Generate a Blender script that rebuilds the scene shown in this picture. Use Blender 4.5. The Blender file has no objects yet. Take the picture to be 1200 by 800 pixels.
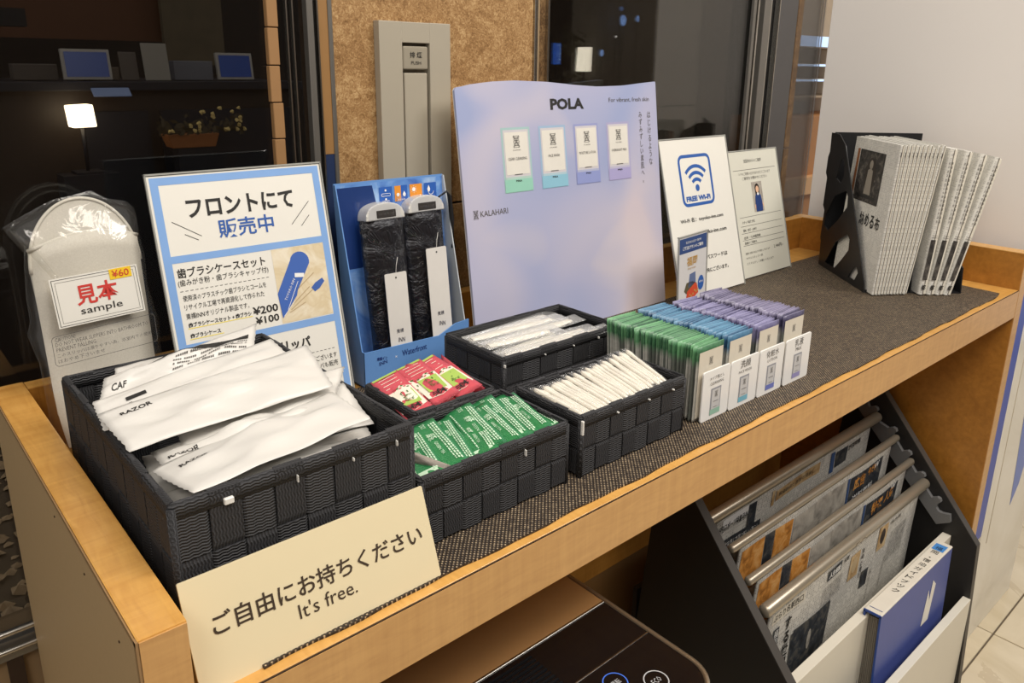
import bpy, bmesh, math, random
from mathutils import Vector, Matrix
R = math.radians
PI = math.pi
COL = bpy.context.scene.collection
SC = bpy.context.scene

# ------------------------------------------------------------------ camera
cd = bpy.data.cameras.new('camera'); cam = bpy.data.objects.new('camera', cd); COL.objects.link(cam)
cd.sensor_width = 36; cd.lens = 915.69 / 1200 * 36
cd.shift_x = -15.78 / 1200; cd.shift_y = -63.18 / 1200
cd.clip_start = 0.02
yaw, pitch, roll = 0.7350, 0.2794, 0.0171
f_ = Vector((math.sin(yaw) * math.cos(pitch), math.cos(yaw) * math.cos(pitch), -math.sin(pitch)))
r0 = Vector((math.cos(yaw), -math.sin(yaw), 0)); u0 = r0.cross(f_)
r_ = math.cos(roll) * r0 + math.sin(roll) * u0
u_ = -math.sin(roll) * r0 + math.cos(roll) * u0
m_ = Matrix((( r_.x, u_.x, -f_.x, -0.124), (r_.y, u_.y, -f_.y, -0.4543), (r_.z, u_.z, -f_.z, 0.4198), (0, 0, 0, 1)))
cam.matrix_world = m_
SC.camera = cam

# ------------------------------------------------------------------ world, lights, exposure
w = bpy.data.worlds.new('world'); SC.world = w; w.use_nodes = True
w.node_tree.nodes['Background'].inputs[0].default_value = (1.0, 0.95, 0.90, 1)
w.node_tree.nodes['Background'].inputs[1].default_value = 0.55
SC.view_settings.view_transform = 'Standard'; SC.view_settings.look = 'None'
SC.view_settings.exposure = 0.0; SC.view_settings.gamma = 1.0; SC.view_settings.use_curve_mapping = False

def area(name, loc, target, size, power, col, sy=None):
    l = bpy.data.lights.new(name, 'AREA'); l.energy = power; l.color = col; l.size = size
    if sy: l.shape = 'RECTANGLE'; l.size_y = sy
    o = bpy.data.objects.new(name, l); COL.objects.link(o); o.location = loc
    o.rotation_euler = (Vector(target) - Vector(loc)).to_track_quat('-Z', 'Y').to_euler()
    return o
area('ceiling_light', (0.50, -0.75, 1.75), (0.6, 0.10, -0.1), 0.9, 24, (1, 0.93, 0.84))
area('ceiling_light', (1.7, -1.3, 1.8), (1.3, 0.1, -0.2), 0.8, 27, (1, 0.95, 0.89))
area('ceiling_light', (-0.9, -0.9, 1.7), (0.0, 0.2, 0), 0.7, 13, (1, 0.92, 0.82))

# ------------------------------------------------------------------ node materials
MATS = {}
class NT:
    def __init__(s, name):
        s.m = bpy.data.materials.new(name); s.m.use_nodes = True; s.t = s.m.node_tree
        s.b = s.t.nodes['Principled BSDF']; s.out = s.t.nodes['Material Output']
    def n(s, typ, **kw):
        x = s.t.nodes.new('ShaderNode' + typ)
        for k, v in kw.items():
            if k.startswith('i_'):
                key = k[2:]; key = int(key) if key.isdigit() else key.replace('_', ' ')
                s.put(x, key, v)
            else: setattr(x, k, v)
        return x
    def put(s, x, key, v):
        if isinstance(v, bpy.types.NodeSocket): s.t.links.new(v, x.inputs[key])
        else: x.inputs[key].default_value = v
    def link(s, a, b): s.t.links.new(a, b)
    def obj(s): return s.n('TexCoord').outputs['Object']
    def math(s, op, a, b=0.0, c=0.0):
        x = s.n('Math', operation=op); s.put(x, 0, a); s.put(x, 1, b)
        if len(x.inputs) > 2: s.put(x, 2, c)
        return x.outputs[0]
    def sep(s, v):
        x = s.n('SeparateXYZ'); s.link(v, x.inputs[0]); return x.outputs
    def comb(s, x, y, z):
        c = s.n('CombineXYZ'); s.put(c, 0, x); s.put(c, 1, y); s.put(c, 2, z); return c.outputs[0]
    def mapping(s, v, scale=(1, 1, 1), loc=(0, 0, 0), rot=(0, 0, 0)):
        x = s.n('Mapping'); s.link(v, x.inputs[0]); x.inputs['Scale'].default_value = scale
        x.inputs['Location'].default_value = loc; x.inputs['Rotation'].default_value = rot; return x.outputs[0]
    def noise(s, v, scale, detail=3, rough=0.5, dist=0.0):
        x = s.n('TexNoise'); s.link(v, x.inputs['Vector']); x.inputs['Scale'].default_value = scale
        x.inputs['Detail'].default_value = detail; x.inputs['Roughness'].default_value = rough
        x.inputs['Distortion'].default_value = dist; return x.outputs['Fac']
    def ramp(s, fac, stops):
        x = s.n('ValToRGB'); s.put(x, 0, fac); e = x.color_ramp.elements
        while len(e) < len(stops): e.new(0.5)
        for el, (p, c) in zip(e, stops): el.position = p; el.color = (*c, 1)
        return x.outputs[0]
    def mix(s, fac, a, b):
        x = s.n('MixRGB'); s.put(x, 0, fac)
        s.put(x, 1, a if isinstance(a, bpy.types.NodeSocket) else (*a, 1)); s.put(x, 2, b if isinstance(b, bpy.types.NodeSocket) else (*b, 1)); return x.outputs[0]
    def bump(s, h, strength=0.3, dist=0.001):
        x = s.n('Bump'); s.put(x, 'Height', h); x.inputs['Strength'].default_value = strength
        x.inputs['Distance'].default_value = dist; s.link(x.outputs[0], s.b.inputs['Normal'])
    def base(s, c):
        if isinstance(c, bpy.types.NodeSocket): s.link(c, s.b.inputs['Base Color'])
        else: s.b.inputs['Base Color'].default_value = (*c, 1)
    def set(s, **kw):
        for k, v in kw.items(): s.put(s.b, k.replace('_', ' '), v)
        return s

def srgb(r, g, b):
    f = lambda c: (c / 255 / 12.92) if c / 255 <= 0.04045 else ((c / 255 + 0.055) / 1.055) ** 2.4
    return (f(r), f(g), f(b))

def plain(name, col, rough=0.5, metal=0.0, spec=0.5, emit=None, es=1.0, var=0.06, vscale=40, coat=0.0):
    if name in MATS: return MATS[name]
    t = NT(name)
    n = t.noise(t.obj(), vscale, 3)
    c = t.mix(n, tuple(max(0, x * (1 - var)) for x in col), tuple(min(1, x * (1 + var)) for x in col))
    t.base(c); t.set(Roughness=rough, Metallic=metal)
    t.b.inputs['Specular IOR Level'].default_value = spec
    if coat: t.b.inputs['Coat Weight'].default_value = coat; t.b.inputs['Coat Roughness'].default_value = 0.05
    if emit:
        t.b.inputs['Emission Color'].default_value = (*emit, 1); t.b.inputs['Emission Strength'].default_value = es
    MATS[name] = t.m; return t.m

def wood(name, a, b, axis='x', rough=0.35, coat=0.25):
    """curly maple laminate: fine grain running along one axis, curl across it"""
    if name in MATS: return MATS[name]
    t = NT(name); o = t.obj()
    sc = {'x': (4, 60, 60), 'y': (60, 4, 60), 'z': (60, 60, 4)}[axis]
    cu = {'x': (70, 12, 12), 'y': (12, 70, 12), 'z': (12, 12, 70)}[axis]
    g = t.noise(t.mapping(o, sc), 1.6, 5, 0.6, 0.4)
    c = t.noise(t.mapping(o, cu), 1.5, 3, 0.55, 1.2)
    big = t.noise(o, 3.0, 2)
    f = t.math('ADD', t.math('MULTIPLY', g, 0.45), t.math('ADD', t.math('MULTIPLY', c, 0.45), t.math('MULTIPLY', big, 0.25)))
    col = t.ramp(f, [(0.36, b), (0.74, a)])
    t.base(col); t.set(Roughness=rough); t.b.inputs['Coat Weight'].default_value = coat
    t.b.inputs['Coat Roughness'].default_value = 0.2
    t.bump(g, 0.05, 0.0005)
    MATS[name] = t.m; return t.m

def strap_mat(name, horiz):
    if name in MATS: return MATS[name]
    t = NT(name); x, y, z = t.sep(t.obj())
    s = t.math('ADD', x, y)
    a, b = (z, s) if horiz else (s, z)
    zig = t.math('PINGPONG', t.math('MULTIPLY', b, 300.0), 1.0)
    ph = t.math('ADD', t.math('MULTIPLY', a, 2 * PI / 0.0024), t.math('MULTIPLY', zig, 2.2))
    h = t.math('SINE', ph)
    fine = t.noise(t.obj(), 900, 2)
    hh = t.math('ADD', h, t.math('MULTIPLY', fine, 1.2))
    c = t.ramp(t.math('MULTIPLY_ADD', hh, 0.3, 0.35), [(0.0, srgb(20, 20, 21)), (1.0, srgb(64, 64, 67))])
    t.base(c); t.set(Roughness=0.62); t.b.inputs['Specular IOR Level'].default_value = 0.45
    t.bump(hh, 0.6, 0.0008)
    MATS[name] = t.m; return t.m

def film(name, tint=(1, 1, 1), clear=0.86, rough=0.08, bump=0.5, scale=120, milk=0.0):
    """clear plastic film: mostly transparent, wrinkled gloss, a little milky"""
    if name in MATS: return MATS[name]
    t = NT(name); t.t.nodes.remove(t.b)
    nz = t.noise(t.obj(), scale, 3, 0.6, 0.6)
    bp = t.n('Bump'); t.link(nz, bp.inputs['Height']); bp.inputs['Strength'].default_value = bump; bp.inputs['Distance'].default_value = 0.004
    tr = t.n('BsdfTransparent'); tr.inputs[0].default_value = (*tint, 1)
    gl = t.n('BsdfGlossy'); gl.inputs['Roughness'].default_value = rough; t.link(bp.outputs[0], gl.inputs['Normal'])
    gl.inputs[0].default_value = (1, 1, 1, 1)
    df = t.n('BsdfDiffuse'); df.inputs[0].default_value = (0.9, 0.9, 0.88, 1)
    m1 = t.n('MixShader'); m1.inputs[0].default_value = 1 - clear; t.link(tr.outputs[0], m1.inputs[1]); t.link(gl.outputs[0], m1.inputs[2])
    m2 = t.n('MixShader'); m2.inputs[0].default_value = milk; t.link(m1.outputs[0], m2.inputs[1]); t.link(df.outputs[0], m2.inputs[2])
    t.link(m2.outputs[0], t.out.inputs['Surface'])
    MATS[name] = t.m; return t.m

def glass_pane(name, tint, refl=0.06):
    if name in MATS: return MATS[name]
    t = NT(name); t.t.nodes.remove(t.b)
    tr = t.n('BsdfTransparent'); tr.inputs[0].default_value = (*tint, 1)
    gl = t.n('BsdfGlossy'); gl.inputs['Roughness'].default_value = 0.0
    lw = t.n('Fresnel'); lw.inputs[0].default_value = 1.5
    fac = t.math('MULTIPLY_ADD', lw.outputs[0], 0.9, refl - 0.04)
    m1 = t.n('MixShader'); t.link(fac, m1.inputs[0]); t.link(tr.outputs[0], m1.inputs[1]); t.link(gl.outputs[0], m1.inputs[2])
    t.link(m1.outputs[0], t.out.inputs['Surface'])
    MATS[name] = t.m; return t.m

def newsprint(name, paper=(0.60, 0.58, 0.53), inkf=0.9, ink=(0.07, 0.07, 0.07), colw=0.0036, chh=0.0032, tier=0.034, ax='x', dens=0.30):
    """columns of tiny vertical writing broken into tiers, object coordinates (ax, z)"""
    if name in MATS: return MATS[name]
    t = NT(name); o = t.obj(); x, y, z = t.sep(o)
    h = t.math('ADD', x, y) if ax == 'x' else y
    fx = t.math('FRACT', t.math('DIVIDE', h, colw)); fz = t.math('FRACT', t.math('DIVIDE', z, chh))
    cell = t.comb(t.math('FLOOR', t.math('DIVIDE', h, colw)), t.math('FLOOR', t.math('DIVIDE', z, chh)), 0.0)
    wn = t.n('TexWhiteNoise', noise_dimensions='2D'); t.link(cell, wn.inputs['Vector'])
    on = t.math('GREATER_THAN', wn.outputs[0], dens)
    inx = t.math('MULTIPLY', t.math('GREATER_THAN', fx, 0.2), t.math('LESS_THAN', fx, 0.82))
    inz = t.math('MULTIPLY', t.math('GREATER_THAN', fz, 0.12), t.math('LESS_THAN', fz, 0.85))
    stroke = t.math('MULTIPLY_ADD', wn.outputs[0], 0.6, 0.4)
    tr = t.math('FRACT', t.math('DIVIDE', z, tier))
    tin = t.math('MULTIPLY', t.math('GREATER_THAN', tr, 0.09), 1.0)
    rule = t.math('MULTIPLY', t.math('LESS_THAN', t.math('ABSOLUTE', t.math('SUBTRACT', tr, 0.04)), 0.012), 0.8 * inkf)
    a = t.math('MULTIPLY', t.math('MULTIPLY', on, inx), t.math('MULTIPLY', inz, t.math('MULTIPLY', stroke, tin)))
    blk = t.math('GREATER_THAN', t.noise(o, 22, 1, 0.5), 0.36)
    a = t.math('MAXIMUM', t.math('MULTIPLY', t.math('MULTIPLY', a, blk), inkf), rule)
    mott = t.noise(o, 30, 3)
    pc = t.mix(mott, tuple(v * 0.86 for v in paper), tuple(min(1, v * 1.1) for v in paper))
    t.base(t.mix(a, pc, ink)); t.set(Roughness=0.85); t.b.inputs['Specular IOR Level'].default_value = 0.2
    t.bump(t.noise(o, 60, 3), 0.12, 0.002)
    MATS[name] = t.m; return t.m

def photo(name, cols, scale=60):
    """a printed photograph that cannot be read: soft patches in the colours seen"""
    if name in MATS: return MATS[name]
    t = NT(name); n = t.noise(t.obj(), scale, 4, 0.6, 0.8)
    k = len(cols); t.base(t.ramp(n, [(0.32 + 0.36 * i / max(1, k - 1), c) for i, c in enumerate(cols)]))
    t.set(Roughness=0.7); MATS[name] = t.m; return t.m

WOOD_TOP = wood('maple_rim', srgb(222, 170, 92), srgb(190, 136, 62), 'x')
WOOD_TOPY = wood('maple_rim_side', srgb(222, 170, 92), srgb(190, 134, 60), 'x')
WOOD_FR = wood('maple_front', srgb(212, 165, 104), srgb(188, 140, 84), 'z', 0.4)
WOOD_IN = wood('maple_inside', srgb(186, 128, 52), srgb(146, 94, 32), 'x', 0.4)
TAN = plain('beige_laminate', srgb(186, 158, 116), 0.55, var=0.05, vscale=200)
BAND = plain('edge_band', srgb(150, 118, 80), 0.5)
SEAM = plain('dark_seam', srgb(52, 34, 18), 0.7)
BLACKP = plain('black_plastic', srgb(26, 26, 28), 0.42)
RACKB = plain('black_melamine', srgb(30, 28, 27), 0.5, var=0.12)
RACKE = plain('grey_black_edge', srgb(72, 68, 64), 0.5)
WHITE = plain('white_paper', srgb(236, 232, 222), 0.6, var=0.02)
CARDW = plain('white_card', srgb(232, 229, 220), 0.45, var=0.02)
INK = plain('black_ink', srgb(34, 32, 30), 0.6)
INKG = plain('grey_ink', srgb(92, 88, 84), 0.6)
INKB = plain('blue_ink', srgb(48, 92, 168), 0.55)
LBLUE = plain('light_blue_ink', srgb(128, 168, 222), 0.5)
RED = plain('red_ink', srgb(206, 60, 52), 0.6)
YEL = plain('yellow_ink', srgb(242, 202, 40), 0.55)
WINK = plain('white_ink', srgb(238, 238, 236), 0.6)
ACRY = film('clear_acrylic', (0.97, 0.98, 0.98), 0.90, 0.03, 0.02, 5, 0.02)
CHROME = plain('brushed_metal', srgb(190, 186, 178), 0.25, 1.0)
GREYM = plain('grey_metal_post', srgb(128, 124, 118), 0.4, 0.7)
STRAPH = strap_mat('woven_band_across', True)
STRAPV = strap_mat('woven_band_upright', False)

# ------------------------------------------------------------------ mesh helpers
def link(name, me, mat=None, parent=None, smooth=False):
    o = bpy.data.objects.new(name, me); COL.objects.link(o)
    if mat is not None:
        for mm in (mat if isinstance(mat, (list, tuple)) else [mat]): me.materials.append(mm)
    if parent: o.parent = parent
    if smooth:
        for p in me.polygons: p.use_smooth = True
    return o
def mesh(name, vs, fs, mat=None, parent=None, smooth=False, mi=None):
    me = bpy.data.meshes.new(name); me.from_pydata([tuple(v) for v in vs], [], fs)
    o = link(name, me, mat, parent, smooth)
    if mi:
        for p, i in zip(me.polygons, mi): p.material_index = i
    me.update(); return o
def tag(o, label=None, cat=None, group=None, kind=None):
    if label: o['label'] = label
    if cat: o['category'] = cat
    if group: o['group'] = group
    if kind: o['kind'] = kind
    return o
def empty(name, loc, rot=(0, 0, 0), label=None, cat=None, group=None):
    o = bpy.data.objects.new(name, None); COL.objects.link(o); o.location = loc; o.rotation_euler = rot
    o.empty_display_size = 0.02
    return tag(o, label, cat, group)
def box(name, a, b, mat, parent=None, bev=0.0, seg=2, rot=None):
    bm = bmesh.new(); bmesh.ops.create_cube(bm, size=1.0)
    ax = [min(a[i], b[i]) for i in range(3)]; bx = [max(a[i], b[i]) for i in range(3)]
    for v in bm.verts:
        v.co = Vector([ax[i] + (v.co[i] + 0.5) * (bx[i] - ax[i]) for i in range(3)])
    if bev: bmesh.ops.bevel(bm, geom=bm.edges[:], offset=bev, segments=seg, affect='EDGES', profile=0.7)
    me = bpy.data.meshes.new(name); bm.to_mesh(me); bm.free()
    return link(name, me, mat, parent)
def prism(name, pts, axis, lo, hi, mat, parent=None, bev=0.0, seg=2):
    """polygon pts in the plane across 'axis', extruded lo..hi"""
    def P(u, v, t): return {'x': (t, u, v), 'y': (u, t, v), 'z': (u, v, t)}[axis]
    bm = bmesh.new()
    A = [bm.verts.new(P(u, v, lo)) for u, v in pts]; B = [bm.verts.new(P(u, v, hi)) for u, v in pts]
    bm.faces.new(A); bm.faces.new(B[::-1]); n = len(pts)
    for i in range(n): bm.faces.new((A[i], B[i], B[(i + 1) % n], A[(i + 1) % n]))
    bmesh.ops.recalc_face_normals(bm, faces=bm.faces[:])
    if bev: bmesh.ops.bevel(bm, geom=bm.edges[:], offset=bev, segments=seg, affect='EDGES', profile=0.7)
    me = bpy.data.meshes.new(name); bm.to_mesh(me); bm.free()
    return link(name, me, mat, parent)
def tube(name, pts, r, mat, parent=None, n=12, cap=True):
    pts = [Vector(p) for p in pts]; rs = r if isinstance(r, (list, tuple)) else [r] * len(pts)
    vs = []; fs = []
    for i, p in enumerate(pts):
        d = (pts[min(i + 1, len(pts) - 1)] - pts[max(i - 1, 0)]).normalized()
        a = d.cross(Vector((0, 0, 1)))
        if a.length < 1e-4: a = d.cross(Vector((0, 1, 0)))
        a.normalize(); b = d.cross(a)
        for k in range(n):
            t = 2 * PI * k / n; vs.append(p + rs[i] * (math.cos(t) * a + math.sin(t) * b))
    for i in range(len(pts) - 1):
        for k in range(n): fs.append((i * n + k, i * n + (k + 1) % n, (i + 1) * n + (k + 1) % n, (i + 1) * n + k))
    if cap: fs.append(tuple(range(n - 1, -1, -1))); fs.append(tuple((len(pts) - 1) * n + k for k in range(n)))
    return mesh(name, vs, fs, mat, parent, True)
def rrect(x0, z0, x1, z1, r, n=4):
    out = []
    for cx, cz, a0 in ((x1 - r, z1 - r, 0), (x0 + r, z1 - r, 90), (x0 + r, z0 + r, 180), (x1 - r, z0 + r, 270)):
        for k in range(n + 1):
            a = R(a0 + 90 * k / n); out.append((cx + r * math.cos(a), cz + r * math.sin(a)))
    return out

# ------------------------------------------------------------------ print: flat ink on a surface
_tc = {}
def glyphs(s, res=2, bold=0.0, vertical=False):
    key = (s, res, bold, vertical)
    if key in _tc: return _tc[key]
    if vertical:
        vs = []; fs = []
        for i, ch in enumerate(s):
            v, f = glyphs(ch, res, bold)
            if not v: continue
            cx = (min(p[0] for p in v) + max(p[0] for p in v)) / 2
            o = len(vs); vs += [(x - cx, y - i * 1.0) for x, y in v]; fs += [tuple(a + o for a in q) for q in f]
        _tc[key] = (vs, fs); return _tc[key]
    c = bpy.data.curves.new('t', 'FONT'); c.body = s; c.resolution_u = res; c.offset = bold; c.size = 1.0
    o = bpy.data.objects.new('t', c); COL.objects.link(o)
    me = bpy.data.meshes.new_from_object(o)
    vs = [(v.co.x, v.co.y) for v in me.vertices]; fs = [tuple(p.vertices) for p in me.polygons]
    bpy.data.objects.remove(o); bpy.data.curves.remove(c); bpy.data.meshes.remove(me)
    _tc[key] = (vs, fs); return _tc[key]
class Print:
    """collects flat shapes in (u, v) per material and links one child per material"""
    def __init__(s, parent, fn=None, name='printing', eps=0.00025):
        s.p = parent; s.d = {}; s.name = name; s.eps = eps; s.names = {}
        s.fn = fn or (lambda u, v, h: (u, -h, v))
    def add(s, mat, vs, fs, lay, nm=None):
        k = (mat.name, nm or s.name); e = s.d.setdefault(k, (mat, [], []))
        o = len(e[1]); e[1].extend(s.fn(u, v, lay * s.eps) for u, v in vs); e[2].extend(tuple(a + o for a in f) for f in fs)
    def rect(s, u0, v0, u1, v1, mat, lay=1, nm=None, ang=0):
        q = [(u0, v0), (u1, v0), (u1, v1), (u0, v1)]
        if ang:
            cx, cy = (u0 + u1) / 2, (v0 + v1) / 2; c, t = math.cos(ang), math.sin(ang)
            q = [(cx + (u - cx) * c - (v - cy) * t, cy + (u - cx) * t + (v - cy) * c) for u, v in q]
        s.add(mat, q, [(0, 1, 2, 3)], lay, nm)
    def poly(s, pts, mat, lay=1, nm=None): s.add(mat, pts, [tuple(range(len(pts)))], lay, nm)
    def disc(s, u, v, r, mat, lay=1, ry=None, n=20, nm=None):
        ry = ry or r; s.poly([(u + r * math.cos(2 * PI * k / n), v + ry * math.sin(2 * PI * k / n)) for k in range(n)], mat, lay, nm)
    def arc(s, u, v, r0, r1, a0, a1, mat, lay=1, n=16, nm=None):
        vs = []; fs = []
        for k in range(n + 1):
            a = R(a0 + (a1 - a0) * k / n); vs += [(u + r0 * math.cos(a), v + r0 * math.sin(a)), (u + r1 * math.cos(a), v + r1 * math.sin(a))]
            if k: fs.append((2 * k - 2, 2 * k - 1, 2 * k + 1, 2 * k))
        s.add(mat, vs, fs, lay, nm)
    def frame(s, u0, v0, u1, v1, th, mat, lay=1, nm=None, r=0.0):
        if r:
            a = rrect(u0, v0, u1, v1, r); b = rrect(u0 + th, v0 + th, u1 - th, v1 - th, max(r - th, 1e-4)); n = len(a)
            s.add(mat, a + b, [(i, (i + 1) % n, n + (i + 1) % n, n + i) for i in range(n)], lay, nm); return
        for q in ((u0, v0, u1, v0 + th), (u0, v1 - th, u1, v1), (u0, v0 + th, u0 + th, v1 - th), (u1 - th, v0 + th, u1, v1 - th)): s.rect(*q, mat, lay, nm)
    def line(s, a, b, th, mat, lay=1, nm=None):
        d = Vector((b[0] - a[0], b[1] - a[1])); n = Vector((-d.y, d.x)).normalized() * th / 2
        s.add(mat, [(a[0] + n.x, a[1] + n.y), (a[0] - n.x, a[1] - n.y), (b[0] - n.x, b[1] - n.y), (b[0] + n.x, b[1] + n.y)], [(0, 1, 2, 3)], lay, nm)
    def dash(s, u0, u1, v, th, mat, step=0.003, lay=1):
        u = u0
        while u < u1: s.rect(u, v, u + step * 0.6, v + th, mat, lay); u += step
    def text(s, t, u, v, w=None, h=None, mat=None, lay=2, bold=0.0, ang=0.0, center=False, vertical=False, res=2, nm='lettering'):
        """baseline-left of the text's box at (u, v); w and h are its printed width and height"""
        mat = mat or INK
        vs, fs = glyphs(t, res, bold, vertical)
        if not vs: return
        x0 = min(p[0] for p in vs); x1 = max(p[0] for p in vs); y0 = min(p[1] for p in vs); y1 = max(p[1] for p in vs)
        if vertical:
            k = h / (y1 - y0); kx = k if not w else w / (x1 - x0); v -= h
        else:
            kx = (w / (x1 - x0)) if w else None; k = (h / (y1 - y0)) if h else kx; kx = kx or k
        ca, sa = math.cos(ang), math.sin(ang); ox = -(x1 - x0) * kx / 2 if center else 0
        out = []
        for x, y in vs:
            a = (x - x0) * kx + ox; b = (y - y0) * k
            out.append((u + a * ca - b * sa, v + a * sa + b * ca))
        s.add(mat, out, fs, lay, nm)
    def done(s):
        for (mn, nm), (mat, vs, fs) in s.d.items():
            o = mesh(nm, vs, fs, mat, s.p)
            if nm in ('lettering', 'small_print', 'emblem', 'printing', 'leaf_pattern', 'highlight'): o['kind'] = 'stuff'

# ================================================================== THE SETTING
FLOORZ = -0.95
fl = box('floor', (-2.5, -3.2, FLOORZ - 0.05), (4.5, 0.5, FLOORZ - 0.004), plain('dark_grout', srgb(104, 92, 76), 0.8)); tag(fl, kind='structure')
def marble_tile():
    t = NT('cream_tile'); o = t.obj()
    n = t.noise(o, 5, 4, 0.6, 0.8); v = t.noise(o, 2.2, 5, 0.7, 2.5)
    c = t.ramp(n, [(0.3, srgb(206, 190, 158)), (0.7, srgb(226, 212, 184))])
    t.base(t.mix(t.math('MULTIPLY', t.math('GREATER_THAN', v, 0.62), 0.35), c, srgb(180, 160, 128)))
    t.set(Roughness=0.12); t.b.inputs['Coat Weight'].default_value = 0.3; return t.m
TILE = marble_tile(); tilemesh = None
for i in range(-4, 4):
    for j in range(-4, 1):
        x0, y0 = 1.886 + i * 0.6, -0.022 + j * 0.6
        if y0 > 0.4 or x0 < -1.2: continue
        if tilemesh is None:
            o = box('floor_tile', (0.002, 0.002, -0.006), (0.598, 0.598, 0), TILE, fl, 0.0012, 1); tilemesh = o.data
        else: o = link('floor_tile', tilemesh, None, fl)
        o.location = (x0, y0, FLOORZ)

wf = box('wall_front', (-4.0, -3.3, FLOORZ), (6.5, -3.2, 2.0), plain('brown_wall_panel', srgb(96, 74, 52), 0.6, var=0.15, vscale=2)); tag(wf, kind='structure')
# solid wall below the windows, pillar of speckled stone tiles between them
wb = box('wall_back', (-2.2, 0.515, FLOORZ), (2.9, 0.60, -0.262), plain('taupe_wall', srgb(148, 122, 88), 0.7), None); tag(wb, kind='structure')
def stone(name, a, b, c):
    t = NT(name); o = t.obj()
    n1 = t.noise(o, 190, 5, 0.75, 1.2); n2 = t.noise(o, 22, 3, 0.6, 1.5); n3 = t.noise(o, 420, 2, 0.6)
    f = t.math('ADD', t.math('MULTIPLY', n1, 0.6), t.math('ADD', t.math('MULTIPLY', n2, 0.25), t.math('MULTIPLY', n3, 0.2)))
    t.base(t.ramp(f, [(0.39, b), (0.52, a), (0.64, c)])); t.set(Roughness=0.35)
    t.bump(n1, 0.08, 0.001); return t.m
STONE = stone('speckled_stone', srgb(158, 122, 80), srgb(112, 80, 46), srgb(196, 164, 118))
STONEB = stone('brown_marble', srgb(92, 68, 42), srgb(50, 34, 20), srgb(132, 104, 70))
pil = box('wall_pillar', (0.400, 0.520, FLOORZ), (0.757, 0.60, 2.2), plain('tile_bed', srgb(84, 62, 40), 0.9)); tag(pil, kind='structure')
for z0, z1 in ((-0.26, 0.2085), (0.2115, 0.90), (0.903, 1.6)):
    box('stone_tile', (0.4015, 0.512, z0), (0.757, 0.521, z1), STONE, pil, 0.001, 1)
box('metal_edge', (0.757, 0.508, -0.26), (0.764, 0.56, 1.6), CHROME, pil, 0.001, 1)
box('metal_edge', (0.3955, 0.508, -0.26), (0.4015, 0.56, 1.6), GREYM, pil, 0.001, 1)

# left window
w1 = box('window_1', (-2.2, 0.506, -0.262), (0.395, 0.53, -0.236), GREYM, None, 0.002); tag(w1, kind='structure')
GL = glass_pane('tinted_glass', (0.66, 0.66, 0.66), 0.05)  # tint dims the mirror-image lobby modelled behind this pane
box('glass_pane', (-2.2, 0.519, -0.236), (0.378, 0.522, 1.6), GL, w1)
for z in (-0.222, -0.245):
    tube('sill_rail', [(-2.2, 0.500, z), (-0.034, 0.500, z), (0.39, 0.500, z)], 0.0035, CHROME, w1)
box('dark_trim', (-0.062, 0.506, FLOORZ), (-0.046, 0.5149, -0.262), SEAM, w1)
box('post', (0.3645, 0.505, -0.236), (0.3735, 0.5185, 1.6), GREYM, w1, 0.001, 1)
for x in (0.3395, 0.3475): box('thin_mullion', (x, 0.512, -0.236), (x + 0.0018, 0.5185, 1.6), CHROME, w1)
box('bright_edge', (0.3785, 0.506, -0.236), (0.3805, 0.5185, 1.6), CHROME, w1)
box('tan_reflection', (0.3805, 0.51, 0.298), (0.3955, 0.53, 1.6), plain('tan_reflection_paint', srgb(146, 108, 62), 0.5), w1)  # upper tan part of a reflection, painted on as a trim strip
box('navy_reflection', (0.3805, 0.51, -0.236), (0.3955, 0.53, 0.2975), plain('navy_reflection_paint', srgb(24, 42, 78), 0.5), w1)  # lower navy part of the same painted reflection
cb = plain('tan_block', srgb(150, 112, 70), 0.6); k = 0
for k in range(26):
    z = -0.04 + k * 0.0452; dx = 0.0008 * ((k * 7) % 3 - 1)
    box('reflected_post_block', (0.3125 + dx, 0.509, z + 0.0006), (0.3265 + dx, 0.5185, z + 0.0446), cb, w1, 0.0008, 1)  # segments of a reflected column, built solid in front of the pane

# right window
w2 = box('window_2', (0.764, 0.506, -0.262), (1.690, 0.53, -0.236), GREYM, None, 0.002); tag(w2, kind='structure')
box('glass_pane', (0.788, 0.519, -0.236), (1.472, 0.522, 1.6), glass_pane('tinted_glass_right', (0.80, 0.80, 0.79), 0.045), w2)
box('glass_pane', (1.567, 0.519, -0.236), (1.690, 0.522, 1.6), glass_pane('clear_glass', (0.95, 0.95, 0.95), 0.04), w2)
box('post', (0.764, 0.509, -0.236), (0.7675, 0.53, 1.6), plain('beige_frame', srgb(150, 128, 98), 0.4), w2)
box('marble_reveal', (0.7675, 0.513, -0.236), (0.784, 0.53, 1.6), STONEB, w2)
box('post', (0.784, 0.507, -0.236), (0.788, 0.53, 1.6), CHROME, w2)
for x0, x1, m, y in ((1.376, 1.386, GREYM, 0.511), (1.388, 1.394, CHROME, 0.509), (1.408, 1.432, GREYM, 0.506), (1.434, 1.439, CHROME, 0.508), (1.466, 1.470, CHROME, 0.506)):
    box('post', (x0, y, -0.236), (x1, 0.5185, 1.6), m, w2, 0.0008, 1)
box('steel_panel', (1.472, 0.508, -0.236), (1.545, 0.53, 1.6), plain('dull_steel', srgb(92, 90, 90), 0.35, 0.5), w2, 0.001, 1)
mr = box('marble_panel', (1.545, 0.507, -0.236), (1.567, 0.53, 0.2385), STONEB, w2, 0.001, 1)
box('marble_panel', (1.545, 0.507, 0.241), (1.567, 0.53, 1.6), STONEB, w2, 0.001, 1)

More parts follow.
